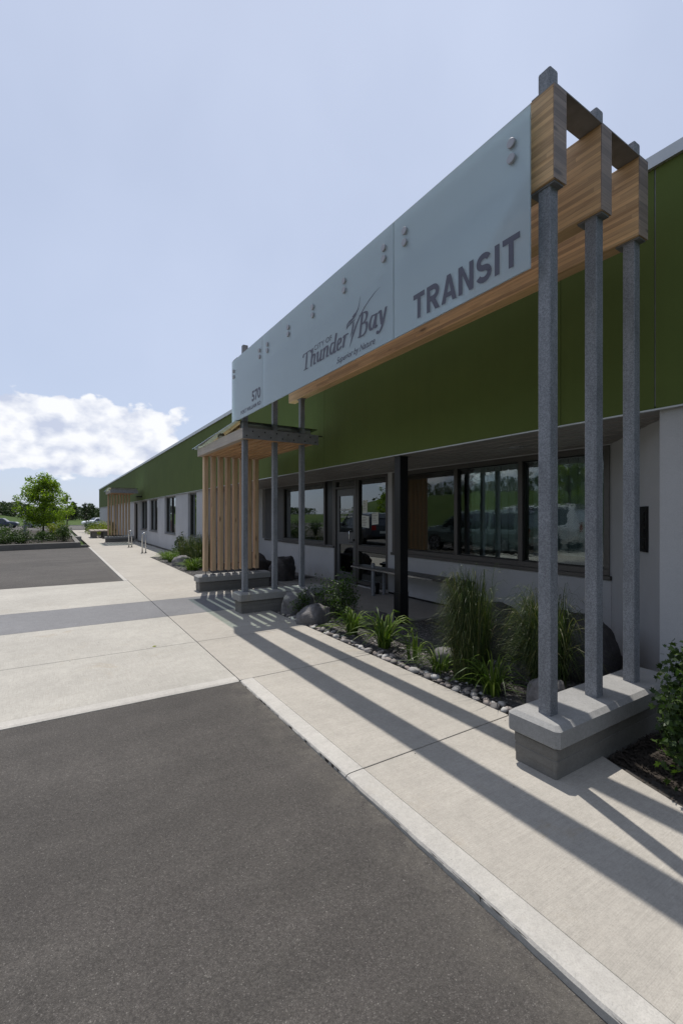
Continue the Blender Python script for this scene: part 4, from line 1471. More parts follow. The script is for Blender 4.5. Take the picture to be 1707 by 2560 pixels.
def pebbles():
    proto = []
    for k in range(5):
        me = rock_mesh(20 + k, 1, 0.8, 0.7, 2, 0.18, 0.5)
        me.name = 'cobble'
        me.materials.append(M['pebble'])
        proto.append(me)
    rnd = random.Random(5)
    n = 0
    placed = []
    tries = 0
    while n < 105 and tries < 4000:
        tries += 1
        y = 1.88 + (rnd.random() ** 0.9) * 4.6
        x = GX + 0.04 + abs(rnd.gauss(0, 0.05))
        s = rnd.uniform(0.02, 0.045) * (1.25 if rnd.random() < 0.15 else 1)
        if any((x - a) ** 2 + (y - b) ** 2 < (0.75 * (s + c)) ** 2 for a, b, c in placed):
            continue
        placed.append((x, y, s))
        o = bpy.data.objects.new('cobble', proto[n % 5])
        COL.objects.link(o)
        o.location = (x, y, -0.018)
        o.rotation_euler = (rnd.uniform(-.3, .3), rnd.uniform(-.3, .3), rnd.uniform(0, 6.28))
        o.scale = (s * rnd.uniform(1, 1.35), s, s * rnd.uniform(0.7, 1))
        tag(o, 'rounded river cobble lining the sidewalk edge of the garden bed', 'stone', 'river cobbles along the sidewalk edge')
        n += 1
    # gravel everywhere in the bed
    def scatter(name, mat, count, area, smin, smax, z, seed, flat=0.6, skip=None):
        r = random.Random(seed)
        mb = MB()
        base = [(1, 0, 0), (0.3, .95, 0.1), (-.8, .6, 0), (-.85, -.5, .1), (.25, -.95, 0), (0.05, .05, .8), (0, 0, -.6)]
        fs = [(0, 1, 5), (1, 2, 5), (2, 3, 5), (3, 4, 5), (4, 0, 5), (1, 0, 6), (2, 1, 6), (3, 2, 6), (4, 3, 6), (0, 4, 6)]
        for _ in range(count):
            x, y = r.uniform(area[0], area[1]), r.uniform(area[2], area[3])
            if skip and skip(x, y):
                continue
            s = r.uniform(smin, smax)
            a = r.uniform(0, 6.28)
            ca, sa = math.cos(a), math.sin(a)
            zz = z(x, y)
            kx, kz = r.uniform(0.6, 1), r.uniform(0.5, 1)
            mb.add([(x + s * (ca * p[0] * 1.0 - sa * p[1] * kx), y + s * (sa * p[0] + ca * p[1] * kx), zz + s * p[2] * flat * kz) for p in base], fs)
        o = mb.build(name, mat)
        return tag(o, kind='stuff')
    inpad = lambda x, y: (x > 3.6 and y > 4.9)
    o = scatter('gravel', 'grit', 26000, (GX + 0.01, 5.4, 1.85, 6.9), 0.006, 0.014, lambda x, y: -0.016, 3, skip=inpad)
    tag(o, 'dark grey gravel mulch covering the garden bed by the entrance', 'gravel')
    o = scatter('gravel', 'pebble', 130, (GX + 0.02, 3.5, 1.85, 6.6), 0.015, 0.035, lambda x, y: -0.012, 9, 0.8)
    tag(o, 'larger mixed stones strewn through the gravel bed', 'gravel')
    o = scatter('gravel', 'grit', 2500, (GX + 0.01, 4.0, 9.3, 17.3), 0.015, 0.04, lambda x, y: -0.01, 13)
    tag(o, 'loose stones on the far garden bed', 'gravel')
    # bark chips in the right bed
    r = random.Random(4)
    mb = MB()
    for _ in range(9000):
        x, y = r.uniform(2.72, 4.0), r.uniform(0.3, 1.5)
        if x < 2.74 + (y - 1.06) * 0.33 + 0.02 or (x < GX + .01 and y > 1.3) or (x < 2.8 and y > 1.1):
            continue
        L_ = r.uniform(0.006, 0.022)
        w = r.uniform(0.002, 0.005)
        a, t = r.uniform(0, 6.28), r.uniform(-0.5, 0.5)
        d = Vector((math.cos(a), math.sin(a), t)) * L_
        n = Vector((-math.sin(a), math.cos(a), 0.3)) * w
        p = Vector((x, y, -0.022 + r.uniform(0, 0.014)))
        mb.add([p - d - n, p + d - n, p + d + n, p - d + n], [(0, 1, 2, 3)])
    tag(mb.build('bark_mulch', 'mulch_chip'), 'dark shredded bark mulch beside the nearest plinth', 'mulch', kind='stuff')


pebbles()

# grit and specks on the paving (real little stones)
def crumbs():
    r = random.Random(8)
    mb = MB()
    for _ in range(90):
        x, y = r.uniform(-2.5, GX - 0.1), r.uniform(0.6, 8)
        s = r.uniform(0.0015, 0.005)
        z = 0.001
        if x < KX and y < 3.97:
            z = -0.05 + 0.0105 * y + 0.003
            z = {True: -0.055 + 0.013 * y}.get(True)
        mb.add([(x + s, y, z), (x, y + s, z), (x - s, y, z), (x, y - s, z), (x, y, z + s * 0.9)], [(0, 1, 4), (1, 2, 4), (2, 3, 4), (3, 0, 4)])
    tag(mb.build('grit', 'grit'), 'loose crumbs of stone lying on the paving and asphalt', 'grit', kind='stuff')


crumbs()
lf = MB().add([(0.93, 5.50, 0.004), (0.955, 5.52, 0.012), (0.985, 5.515, 0.006), (0.96, 5.49, 0.003)], [(0, 1, 2, 3)]).build('fallen_leaf', 'leaf_yellow')
tag(lf, 'single fallen leaf lying on the pale crossing near the joint', 'leaf')


# ------------------------------------------------------------------ plants
def blade(mb, base, d, h, reach, w, segs=6, droop=1.0, twist=0.0):
    """arching blade: rises h, reaches out `reach` along d"""
    side = Vector((-d.y, d.x, 0))
    L_, R_ = [], []
    for i in range(segs + 1):
        t = i / segs
        z = h * (1 - (1 - t) ** 1.7) - droop * h * max(0, t - 0.55) ** 2 * 1.6
        p = base + d * (reach * t ** 1.9) + Vector((0, 0, z))
        ww = w * (0.55 + 0.9 * t) if t < 0.35 else w * 0.87 * (1 - (t - 0.35) / 0.65) ** 0.8
        s = (side * math.cos(twist * t) + Vector((0, 0, 1)) * math.sin(twist * t)) * ww * 0.5
        L_.append(p - s)
        R_.append(p + s)
    n = segs + 1
    mb.add(L_ + R_, [(i, n + i, n + i + 1, i + 1) for i in range(segs)])


def tuft(name, lab, cat, x, y, n, h, reach, w, mat, seed, rad=0.06, group=None, droop=1.0, bias=None, z=-0.03):
    r = random.Random(seed)
    mb = MB()
    for _ in range(n):
        a = r.uniform(0, 2 * math.pi)
        if bias and r.random() < 0.45:
            a = bias + r.gauss(0, 0.5)
        d = Vector((math.cos(a), math.sin(a), 0))
        rr = rad * math.sqrt(r.random())
        a2 = a + r.gauss(0, 0.6)
        b = Vector((x + rr * math.cos(a2), y + rr * math.sin(a2), z))
        k = r.uniform(0.25, 1.0) ** 0.75
        blade(mb, b, d, h * k * r.uniform(0.75, 1.05), reach * r.uniform(0.15, 1.0) * (1.25 - 0.5 * k), w * r.uniform(0.7, 1.15), 7, droop * r.uniform(0.4, 1.3), r.uniform(-1.2, 1.2))
    o = mb.build(name, mat, smooth=True)
    return tag(o, lab, cat, group)


G1 = 'tall ornamental grasses by the front posts'
tuft('ornamental_grass', 'tall upright ornamental grass left of the front posts, reaching the window sill', 'grass', 3.27, 2.91, 1600, 1.26, 0.33, 0.007, 'blade_dark', 1, 0.16, G1, 1.15, bias=R(170))
tuft('ornamental_grass', 'arching ornamental grass directly behind the front posts, sweeping to the left', 'grass', 3.50, 2.28, 1500, 1.14, 0.48, 0.0075, 'blade_dark', 2, 0.13, G1, 1.8, bias=R(140))
G2 = 'daylily clumps along the garden edge'
for (x, y, n, h, re, w, s, lab) in (
        (3.20, 4.80, 110, 0.44, 0.50, 0.019, 3, 'bright daylily clump just right of the low rounded boulder'),
        (3.20, 4.14, 125, 0.50, 0.56, 0.020, 4, 'largest bright daylily clump, in front of the black column'),
        (3.18, 3.60, 40, 0.40, 0.28, 0.014, 5, 'thin small daylily clump right of the largest one'),
        (3.16, 3.20, 80, 0.32, 0.50, 0.013, 6, 'low spreading daylily clump left of the tall upright grass'),
        (3.14, 2.56, 100, 0.44, 0.55, 0.015, 7, 'daylily clump at the foot of the tall upright grass')):
    tuft('daylily', lab, 'daylily', x, y, n, h, re, w, 'blade_lily', s, 0.07, G2, 1.5)
tuft('ornamental_grass', 'blue-green tall grass in the far bed next to the slats', 'grass', 3.62, 13.3, 600, 1.2, 0.40, 0.012, 'blade_dark', 31, 0.3, 'tall grasses in the far bed')
tuft('ornamental_grass', 'tall grass in the far bed below the narrow window', 'grass', 3.66, 14.7, 600, 1.15, 0.42, 0.014, 'blade_dark', 32, 0.35, 'tall grasses in the far bed')
G3 = 'daylily clumps in the far bed'
for (x, y, n, h, re, s, lab) in ((3.20, 12.75, 170, 0.48, 0.50, 33, 'bright daylily clump in the far bed in front of the tall grass'),
                                 (3.22, 15.3, 160, 0.44, 0.55, 34, 'middle daylily clump of the far bed'),
                                 (3.25, 16.5, 160, 0.42, 0.55, 35, 'daylily clump of the far bed nearest the hoops'),
                                 (3.60, 15.9, 130, 0.5, 0.55, 36, 'daylily clump against the white wall in the far bed')):
    tuft('daylily', lab, 'daylily', x, y, n, h, re, 0.022, 'blade_lily', s, 0.14, G3, 1.4)


def leaf_shape(kind):
    if kind == 'lobed':
        pts = []
        for a, r_ in ((-150, .35), (-100, .75), (-70, .42), (-35, .95), (-18, .6), (0, 1.05), (18, .6), (35, .95), (70, .42), (100, .75), (150, .35)):
            pts.append((r_ * math.cos(R(a)), r_ * math.sin(R(a))))
        return pts
    if kind == 'oval':
        return [(-1, 0), (-.4, -.42), (.3, -.45), (1, 0), (.3, .45), (-.4, .42)]
    return [(-1, 0), (0, -.5), (1, 0), (0, .5)]


def leaves(mb, centre_fn, n, size, r, kind='quad', up=0.5):
    sh = leaf_shape(kind)
    for _ in range(n):
        p, outward = centre_fn(r)
        nrm = Vector((r.gauss(0, 1), r.gauss(0, 1), r.gauss(0, 1)))
        nrm = (nrm.normalized() + outward * 0.5 + Vector((0, 0, up))).normalized()
        t = nrm.orthogonal().normalized()
        t = Matrix.Rotation(r.uniform(0, 6.28), 3, nrm) @ t
        b = nrm.cross(t)
        s = size * r.uniform(0.6, 1.25)
        mb.add([p + t * (q[0] * s) + b * (q[1] * s) + nrm * (s * 0.15 * (abs(q[1]) - .2)) for q in sh], [tuple(range(len(sh)))])


def bush(name, lab, cat, x, y, rx, ry, h, n, size, mat, seed, kind='oval', group=None, z0=0.0, clumps=14):
    r = random.Random(seed)
    t = thing(name, lab, cat, (x, y, 0), group)
    cs = []
    for _ in range(clumps):
        a = r.uniform(0, 6.28)
        q = math.sqrt(r.random()) * 0.8
        zz = r.uniform(0.25, 0.92)
        k = 1 - max(0, zz - 0.5) * 0.9
        cs.append((Vector((x + rx * q * k * math.cos(a), y + ry * q * k * math.sin(a), z0 + h * zz)), r.uniform(0.22, 0.42)))

    def fn(r_):
        c, s = r_.choice(cs)
        d = Vector((r_.gauss(0, 1), r_.gauss(0, 1), r_.gauss(0, 0.8))).normalized()
        m = r_.random() ** 0.45
        return c + Vector((d.x * rx * s, d.y * ry * s, d.z * h * s)) * m * 1.2, d
    mb = MB()
    leaves(mb, fn, n, size, r, kind)
    mb.build('foliage', mat, t)
    st = MB()
    for c, s in cs:
        m = Vector(((x + c.x) / 2 + r.uniform(-.04, .04), (y + c.y) / 2 + r.uniform(-.04, .04), z0 + (c.z - z0) * 0.5))
        st.tube([Vector((x + r.uniform(-.05, .05), y + r.uniform(-.05, .05), z0 - 0.05)), m, c], [0.010 * h, 0.007 * h, 0.003 * h], 5)
    st.build('stems', 'bark', t)
    return t


bush('leafy_shrub', 'dark loose shrub with pale young shoots beside the pale pointed boulder', 'shrub', 3.62, 5.80, 0.42, 0.42, 0.60, 1900, 0.020, 'leaf_bush', 41, 'oval', None, 0, 18)
bush('leafy_shrub', 'small green shrub growing in front of the pale pointed boulder', 'shrub', 3.08, 6.0, 0.18, 0.2, 0.36, 520, 0.016, 'leaf_currant', 42, 'oval', None, 0, 10)
bush('currant_bush', 'lobed-leaf bush at the right edge beside the nearest plinth', 'shrub', 3.13, 1.13, 0.36, 0.25, 0.62, 2400, 0.027, 'leaf_currant', 43, 'lobed', None, 0.0, 22)
bush('leafy_shrub', 'dark twiggy shrub against the white wall in the far bed', 'shrub', 3.72, 16.4, 0.3, 0.5, 0.7, 1000, 0.035, 'leaf_bush', 44, 'oval')
bush('gold_shrub', 'yellow-green shrub mass by the far bench, larger of the two', 'shrub', 2.95, 40.5, 1.0, 2.4, 0.95, 2600, 0.05, 'leaf_yellow', 45, 'quad', 'shrubs by the far bench', 0, 26)
bush('gold_shrub', 'yellow-green shrub behind the timber bench', 'shrub', 3.1, 36.6, 0.6, 1.0, 0.75, 1400, 0.04, 'leaf_yellow', 46, 'quad', 'shrubs by the far bench', 0, 18)
bush('leafy_shrub', 'dark green shrub at the end of the path left of the yellow shrubs', 'shrub', 2.75, 43.5, 0.8, 2.0, 0.9, 1800, 0.05, 'leaf_bush', 47, 'quad', 'shrubs by the far bench', 0, 20)
bush('leafy_shrub', 'dark shrub against the white wall behind the far slats', 'shrub', 3.7, 39.0, 0.5, 1.6, 1.0, 1200, 0.05, 'leaf_bush', 48, 'quad', 'shrubs by the far bench', 0, 14)


# sprig shoots of the near shrub
def sprig(name, lab, x, y, h, seed, mat='leaf_currant'):
    r = random.Random(seed)
    t = thing(name, lab, 'plant', (x, y, 0))
    st, lv = MB(), MB()
    for k in range(3):
        p = Vector((x + r.uniform(-.05, .05), y + r.uniform(-.05, .05), 0))
        d = Vector((r.uniform(-.15, .15), r.uniform(-.15, .15), 1)).normalized()
        pts = [p + d * (h * i / 5) + Vector((r.uniform(-.01, .01), r.uniform(-.01, .01), 0)) for i in range(6)]
        st.tube(pts, [0.004, 0.0035, 0.003, 0.0025, 0.002, 0.001], 5)
        for q in pts[2:]:
            leaves(lv, lambda r_: (q + Vector((r_.gauss(0, .022), r_.gauss(0, .022), r_.gauss(0, .02))), Vector((0, 0, 1))), 4, 0.017, r, 'oval')
    st.build('stems', 'bark', t)
    lv.build('foliage', mat, t)


sprig('sapling_shoot', 'thin leafy shoot rising above the dark shrub towards the door', 3.95, 5.9, 0.78, 5)

# ------------------------------------------------------------------ trees
def tree(name, lab, x, y, h, crown_r, crown_z0, n, size, mat, seed, group=None, z=0.0, trunks=1, lean=0.0, shape='oval', leafk='quad', clumps=40):
    r = random.Random(seed)
    t = thing(name, lab, 'tree', (x, y, z), group)
    tips = []
    tb = MB()
    for k in range(trunks):
        bx = x + (r.uniform(-.16, .16) if trunks > 1 else 0)
        by = y + (r.uniform(-.3, .3) if trunks > 1 else 0)
        top = Vector((x + r.uniform(-.1, .1) * crown_r, y, z + h * 0.86))
        pts = [Vector((bx, by, z - 0.1)).lerp(top, i / 6) + Vector((r.uniform(-.02, .02) * h * 0.3, r.uniform(-.02, .02) * h * .3, 0)) * (i > 0) for i in range(7)]
        r0 = 0.018 * h * (0.8 if trunks > 1 else 1)
        tb.tube(pts, [r0 * (1 - i / 7.5) for i in range(7)], 7)
        for j in range(16 // trunks + 4):
            i = r.randint(2, 5)
            a = r.uniform(0, 6.28)
            s = pts[i]
            f = (s.z - z) / h
            rad = crown_r * r.uniform(0.55, 0.95) * (1 - 0.65 * max(0, f - 0.35))
            e = s + Vector((math.cos(a) * rad, math.sin(a) * rad, r.uniform(0.08, 0.22) * h))
            m = s.lerp(e, 0.5) + Vector((0, 0, -0.02 * h))
            tb.tube([s, m, e], [r0 * 0.4, r0 * 0.25, r0 * 0.08], 5)
            tips += [e, m]
    tb.build('trunk', 'bark', t)
    cs = []
    for _ in range(clumps):
        zz = r.random()
        prof = math.sin(math.pi * (0.10 + 0.86 * zz) ** 0.75) if shape == 'oval' else (1 - zz) ** 0.8
        a = r.uniform(0, 6.28)
        q = math.sqrt(r.random())
        c = Vector((x + crown_r * prof * q * math.cos(a) * 0.86, y + crown_r * prof * q * math.sin(a) * 0.86, z + crown_z0 + (h - crown_z0) * zz * 0.94))
        cs.append((c, crown_r * r.uniform(0.13, 0.27)))
    cs += [(q, crown_r * 0.14) for q in tips if q.z > z + crown_z0]

    def fn(r_):
        c, s = r_.choice(cs)
        d = Vector((r_.gauss(0, 1), r_.gauss(0, 1), r_.gauss(0, .8))).normalized()
        return c + d * s * r_.random() ** 0.4 * 1.15, d
    mb = MB()
    leaves(mb, fn, n, size, r, leafk)
    mb.build('crown', mat, t)
    return t


tree('young_tree', 'bright green young broadleaf tree with two stems in the raised bed across the lot', -0.50, 31.9, 3.95, 1.5, 0.95, 10000, 0.064, 'leaf_maple', 51, None, 0.0, 2, clumps=110)
tree('slim_tree', 'slim tree with a thin trunk behind the right side of the young tree', 0.93, 50.0, 3.6, 0.8, 1.9, 900, 0.08, 'leaf_maple', 52, 'small trees along the road')
tree('slim_tree', 'dark slim tree just left of the far end of the green band', 2.35, 47.0, 2.75, 0.5, 1.0, 700, 0.075, 'leaf_far', 53, 'small trees along the road')
tree('slim_tree', 'small bright sapling at the left edge in front of the dark tree belt', -5.4, 62.0 - 10, 4.1, 0.45, 2.8, 260, 0.10, 'leaf_maple', 54, 'small trees along the road')
# trees reflected in the entrance glass
tree('young_tree', 'young tree on the grass strip across the parking lot', -9.0, 12.0, 4.6, 1.3, 1.9, 2600, 0.07, 'leaf_maple', 55, 'young trees across the parking lot')
tree('young_tree', 'young tree on the grass strip nearest the camera side', -7.5, 4.5, 5.2, 1.8, 1.7, 4200, 0.07, 'leaf_bush', 56, 'young trees across the parking lot')
tree('young_tree', 'young tree on the grass strip farthest along', -12.5, 30.0, 4.0, 1.2, 1.2, 2200, 0.08, 'leaf_maple', 57, 'young trees across the parking lot')


def far_wood():
    r = random.Random(61)
    mb = MB()
    def belt(x0, x1, y0, y1, h0, h1, n, size):
        for _ in range(n):
            x, y = r.uniform(x0, x1), r.uniform(y0, y1)
            H = (h0 + (h1 - h0) * (0.5 + 0.9 * noise.noise(Vector((x * 0.09, y * 0.05, 2)))) + 0.9 * noise.noise(Vector((x * 0.35, y * 0.1, 5))))
            zb = berm_h(x, y) - (0.55 if y > 100 else 0.1)
            zz = r.random() ** 0.7
            p = Vector((x, y, zb + H * zz))
            nrm = Vector((r.gauss(0, 1), r.gauss(0, 1) - 0.6, r.gauss(0, 1) + 0.6)).normalized()
            t = nrm.orthogonal().normalized()
            t = Matrix.Rotation(r.uniform(0, 6.28), 3, nrm) @ t
            b = nrm.cross(t)
            s = size * r.uniform(0.5, 1.3)
            mb.add([p - t * s, p - b * s * .6, p + t * s, p + b * s * .6], [(0, 1, 2, 3)])
    belt(-14, 24, 128, 140, 1.9, 3.5, 15000, 0.26)
    belt(-60, -8, 126, 138, 1.4, 2.2, 11000, 0.26)
    belt(-48, -33, -20, 70, 1.6, 3.2, 9000, 0.26)
    belt(24, 120, 130, 142, 2.4, 4.4, 6000, 0.5)
    o = mb.build('far_wood', 'leaf_far')
    tag(o, 'dark belt of distant woodland beyond the road and on the berm', 'woodland', kind='stuff')
    # a few trees that stand proud of the belt
    for i, (x, y, h, cr, lab) in enumerate(((3.6, 126, 4.6, 1.3, 'tall dark tree standing above the woodland belt near the building end'),
                                            (-0.2, 127, 4.1, 1.8, 'broad tree in the woodland belt left of the tall dark one'),
                                            (7.4, 126, 4.1, 2.0, 'rounded tree in the woodland belt partly behind the building'))):
        tree('belt_tree', lab, x, y, h, cr, 1.0, 1500, 0.22, 'leaf_far', 70 + i, 'trees standing in the far woodland belt', 0.3)


far_wood()


# ------------------------------------------------------------------ raised bed across the lot
def raised_bed():
    wall = thing('bed_wall', 'low concrete retaining wall of the raised planting bed across the lot', 'wall', (-4, 24.2, 0))
    MB().prism([(-9.0, 22.6), (1.02, 24.70), (1.02, 24.92), (-9.0, 22.82)], -0.1, 0.24).build('wall_run', 'plinth', wall, bevel=0.01, segs=1)
    MB().prism([(1.03, 24.70), (1.33, 24.76), (1.33, 24.95), (1.03, 24.92)], -0.1, 0.10).build('step', 'plinth', wall, bevel=0.01, segs=1)
    MB().box(0.82, 1.02, 24.95, 52, -0.1, 0.22).build('wall_run', 'plinth', wall, bevel=0.01, segs=1)
    MB().box(1.0, 1.3, 30.5, 31.4, 0, 0.28).build('coping_block', 'cap', wall, bevel=0.01, segs=1)
    v = [(-9.0, 22.83, 0.16), (0.82, 24.93, 0.16), (0.82, 52, 0.10), (-9.0, 52, 0.10)]
    structure(MB().add(v, [(0, 1, 2, 3)]), 'garden_bed', 'mulch')
    G = 'shrubs in the raised bed across the lot'
    data = [(-7.2, 25.2, 0.8, 0.8, 1.15, 'leaf_bush', 'large dark rounded shrub at the left edge of the raised bed'),
            (-2.55, 27.0, 0.9, 0.7, 0.95, 'leaf_bush', 'dark rounded shrub left of the young tree'),
            (-3.5, 26.0, 0.5, 0.5, 0.9, 'leaf_bush', 'dark upright shrub beside the rounded one in the raised bed'),
            (-1.9, 25.7, 0.7, 0.5, 0.55, 'leaf_currant', 'mid-green low shrub behind the wall, left part'),
            (-1.2, 26.6, 0.7, 0.6, 0.7, 'leaf_currant', 'mid-green shrub behind the wall, under the tree\'s left side'),
            (-0.5, 28.5, 0.6, 0.6, 0.5, 'leaf_currant', 'low shrub around the feet of the young tree'),
            (0.35, 27.8, 0.5, 0.7, 0.75, 'leaf_currant', 'green shrub at the right corner of the raised bed'),
            (0.0, 30.0, 0.7, 0.9, 0.85, 'leaf_yellow', 'yellow-green shrub right of the young tree'),
            (-2.6, 31.5, 0.9, 0.9, 0.7, 'leaf_bush', 'dark low shrub behind the mid-green ones')]
    for i, (x, y, rx, ry, h, m, lab) in enumerate(data):
        bush('bed_shrub', lab, 'shrub', x, y, rx, ry, h, 1300, 0.045, m, 80 + i, 'quad', G, 0.14, 18)
    # posts seen under the tree
    p = thing('marker_post', 'pale round post standing in the raised bed behind the shrubs', 'post', (-2.0, 40, 0))
    MB().tube([(-1.85, 40, 0), (-1.85, 40, 1.15)], 0.10, 10).build('shaft', 'galv', p)
    MB().tube([(-1.85, 40, 1.151), (-1.85, 40, 1.19)], [0.10, 0.05], 10).build('cap', 'galv', p)
    p = thing('marker_post', 'thin red post standing right of the young tree\'s stems', 'post', (-0.35, 42, 0))
    MB().tube([(-0.35, 42, 0), (-0.35, 42, 1.05)], 0.05, 8).build('shaft', 'red_plastic', p)
    MB().tube([(-0.35, 42, 1.051), (-0.35, 42, 1.08)], [0.05, 0.02], 8).build('cap', 'red_plastic', p)


raised_bed()


# ------------------------------------------------------------------ vehicles
def make_car(name, lab, x, y, rz, L, W, H, paint, style='suv', seed=0):
    """nose towards local +x"""
    key = 'paint_' + name + str(seed)
    M[key] = m_carpaint(key, paint)
    t = thing(name, lab, 'van' if style == 'van' else 'car', (0, 0, 0), 'vehicles around the parking lot')
    hl, hw = L / 2, W / 2
    belt = 0.56 * H
    if style == 'van':
        top = [(-hl, .62), (-hl + .05, .93), (-hl + .25, .985), (-.1 * L, 1.0), (.12 * L, .97), (.27 * L, .66), (.44 * L, .56), (hl, .44)]
    elif style == 'hatch':
        top = [(-hl, .58), (-hl + .12, .72), (-hl + .55, .94), (-.08 * L, 1.0), (.08 * L, .97), (.24 * L, .66), (.43 * L, .57), (hl, .43)]
    elif style == 'sedan':
        top = [(-hl, .56), (-hl + .15, .66), (-.30 * L, .69), (-.18 * L, .95), (0, 1.0), (.08 * L, .97), (.23 * L, .66), (.43 * L, .58), (hl, .45)]
    else:
        top = [(-hl, .60), (-hl + .06, .80), (-hl + .35, .96), (-.1 * L, 1.0), (.08 * L, .985), (.20 * L, .69), (.43 * L, .62), (hl, .48)]
    # resample
    xs = [-hl + L * i / 28 for i in range(29)]

    def topz(xx):
        for (a, za), (b, zb) in zip(top, top[1:]):
            if a <= xx <= b:
                return H * (za + (zb - za) * (xx - a) / (b - a))
        return H * top[-1][1]
    zb = 0.17 * H
    rings = []
    for xx in xs:
        e = max(0, abs(xx) / hl - 0.82) / 0.18
        w = hw * (1 - 0.16 * e ** 2)
        tz = topz(xx)
        bl = min(belt, tz - 0.03)
        f = (tz - bl) / (H - belt)
        wr = w * (1 - 0.20 * max(0, min(1, f)))
        zlow = zb + 0.10 * H * e
        half = [(w * 0.86, zlow), (w * 0.99, zlow + 0.12), (w, bl - 0.12), (w * 0.965, bl), (wr, max(bl + .01, tz - 0.05)), (wr * 0.82, tz)]
        rings.append([(xx, -a, z) for a, z in half] + [(xx, a, z) for a, z in reversed(half)])
    body = MB().loft(rings).build('body', key, t, smooth=False)
    m = body.modifiers.new('soften', 'BEVEL')
    m.width = 0.03
    m.segments = 2
    m.limit_method = 'ANGLE'
    # glass: side windows and screens laid just proud of the cabin
    cab = [q for q in xs if topz(q) > belt + 0.30 * (H - belt)]
    c0, c1 = cab[0] + 0.25, cab[-1] - 0.05
    spans = [(c0, c0 + (c1 - c0) * 0.30), (c0 + (c1 - c0) * 0.34, c0 + (c1 - c0) * 0.64), (c0 + (c1 - c0) * 0.68, c1)]

    def side(xx, zf, s):
        e = max(0, abs(xx) / hl - 0.82) / 0.18
        w = hw * (1 - 0.16 * e ** 2)
        tz = topz(xx)
        wr = w * (1 - 0.20 * max(0, min(1, (tz - belt) / (H - belt))))
        za, zc = belt + 0.03, tz - 0.085
        z = za + (zc - za) * zf
        k = (z - belt) / max(0.05, (tz - 0.05 - belt))
        return (xx, s * ((w * 0.965) * (1 - k) + wr * k + 0.006), z)
    for s in (-1, 1):
        for a, b in spans:
            pts = [side(a, 0, s), side(b, 0, s), side(b, 1, s), side((a + b) / 2, 1, s), side(a, 1, s)]
            f = [(0, 1, 2, 3, 4)] if s < 0 else [(4, 3, 2, 1, 0)]
            MB().add(pts, f).build('side_window', 'car_glass', t)
    # windscreen / rear screen
    ws = [q for q in top if q[0] > 0]
    a, b = top[-4], top[-3]
    def screen(pa, pb, name_):
        (xa, za), (xb, zb_) = pa, pb
        za, zb_ = za * H, zb_ * H
        d = Vector((xb - xa, 0, zb_ - za)).normalized()
        nn = Vector((-d.z, 0, d.x))
        if nn.z < 0:
            nn = -nn
        off = nn * 0.012
        wa, wb = hw * 0.64, hw * 0.80
        if za < zb_:
            wa, wb = wb, wa
        p1 = Vector((xa + (xb - xa) * .06, 0, za + (zb_ - za) * .06)) + off
        p2 = Vector((xa + (xb - xa) * .94, 0, za + (zb_ - za) * .94)) + off
        MB().add([p1 + Vector((0, -wa, 0)), p2 + Vector((0, -wb, 0)), p2 + Vector((0, wb, 0)), p1 + Vector((0, wa, 0))], [(0, 1, 2, 3)]).build(name_, 'car_glass', t)
    screen(a, b, 'windscreen')
    screen(top[1], top[2], 'rear_window')
    wr_ = 0.21 * H
    for sx in (-0.31 * L, 0.32 * L):
        for s in (-1, 1):
            yc = s * (hw - 0.10)
            c = lambda yy, rr: [(sx + rr * math.cos(2 * math.pi * k / 20), yy, wr_ + rr * math.sin(2 * math.pi * k / 20)) for k in range(20)]
            wh = MB().loft([c(yc - 0.11, wr_ * .93), c(yc - 0.09, wr_), c(yc + 0.09, wr_), c(yc + 0.115, wr_ * .93)]).build('wheel', 'tyre', t)
            yo = yc + s * 0.117
            rim = MB()
            for k in range(5):
                a0 = 2 * math.pi * k / 5
                p = [(sx + q * math.cos(a0 + w_) * wr_, yo, wr_ + q * math.sin(a0 + w_) * wr_) for q, w_ in ((0.08, -.9), (0.62, -.22), (0.62, .22), (0.08, .9))]
                rim.add(p, [(0, 1, 2, 3) if s < 0 else (3, 2, 1, 0)])
            rim.loft([c(yo - s * 0.002, wr_ * .60), c(yo, wr_ * .68)], False)
            rim.build('rim', 'stainless_dull', wh)
            # dark arch lip
            MB().loft([c(s * (hw + 0.004), wr_ * 1.16), c(s * (hw - 0.03), wr_ * 1.16)], True).build('wheel_arch', 'tyre', t) if False else None
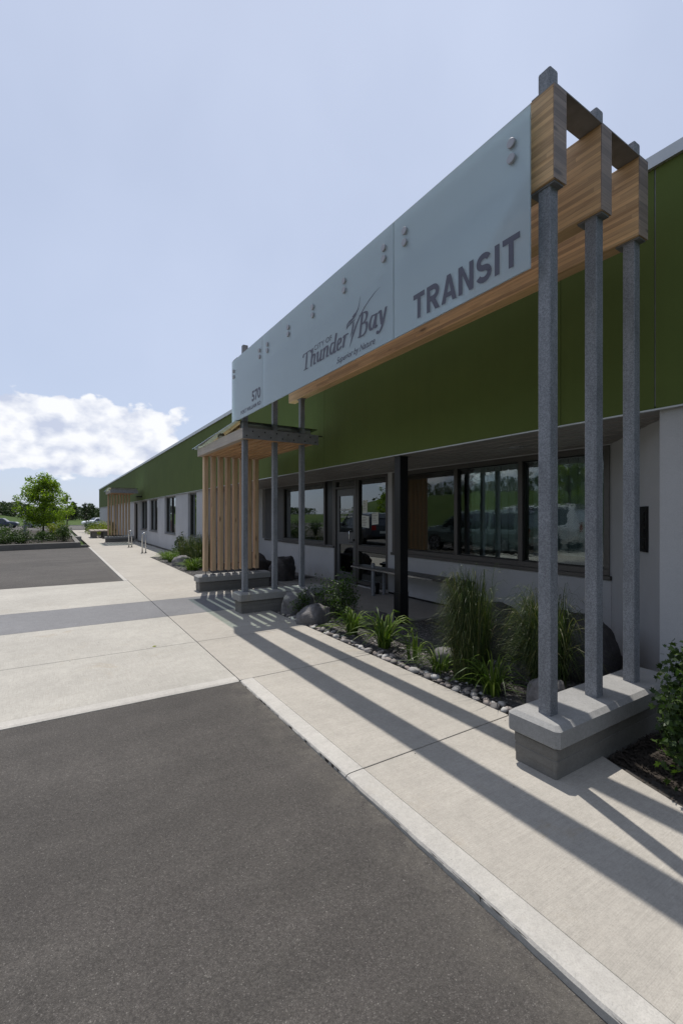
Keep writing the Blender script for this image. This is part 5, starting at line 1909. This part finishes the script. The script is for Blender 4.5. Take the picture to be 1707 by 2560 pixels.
    for s in (-1, 1):
        MB().box(hl - 0.22, hl - 0.03, s * hw * 0.55 - 0.14 if s > 0 else -hw * 0.55 - 0.14, s * hw * 0.55 + 0.14, 0.40 * H, 0.48 * H).build('headlight', 'lamp_clear', t)
        MB().box(-hl - 0.012, -hl + 0.10, s * hw * 0.66 - 0.12, s * hw * 0.66 + 0.12, 0.46 * H, 0.60 * H).build('tail_light', 'lamp_red', t)
        MB().box(0.14 * L, 0.14 * L + 0.12, s * (hw + 0.02) - 0.05, s * (hw + 0.02) + 0.12 * 1 if s > 0 else -(hw + 0.02) + 0.05, belt, belt + 0.13).build('mirror', key, t)
    MB().box(hl - 0.10, hl - 0.012, -hw * 0.4, hw * 0.4, 0.26 * H, 0.36 * H).build('grille', 'black', t)
    MB().box(-hl - 0.008, -hl + 0.05, -0.26, 0.26, 0.36 * H, 0.43 * H).build('number_plate', 'paper', t)
    t.location = (x, y, -0.5 if y > 80 else -0.02)
    t.rotation_euler = (0, 0, rz)
    return t


make_car('parked_car', 'dark navy sport utility vehicle parked at the left edge before the road', -7.3, 90.0, R(-8), 4.7, 1.85, 1.6, (0.03, 0.04, 0.07), 'suv', 1)
make_car('parked_car', 'small silver and dark car on the road seen under the young tree', -2.0, 90.0, R(170), 4.3, 1.75, 1.45, (0.30, 0.33, 0.38), 'hatch', 2)
make_car('parked_car', 'white car parked near the far end of the building', 6.6, 96.5, R(205), 4.9, 1.9, 1.6, (0.75, 0.76, 0.78), 'suv', 3)
make_car('parked_minivan', 'grey-green minivan parked across the lot facing the entrance', -4.3, 13.2, R(80), 4.9, 1.9, 1.72, (0.13, 0.17, 0.16), 'van', 4)
make_car('parked_van', 'white long van parked behind the grey-green minivan', -7.6, 13.2, R(86), 5.6, 2.0, 1.98, (0.7, 0.71, 0.72), 'van', 5)
make_car('parked_car', 'black sport utility vehicle parked with its tail to the entrance', -3.5, 20.6, R(98), 4.7, 1.85, 1.7, (0.04, 0.045, 0.06), 'suv', 6)
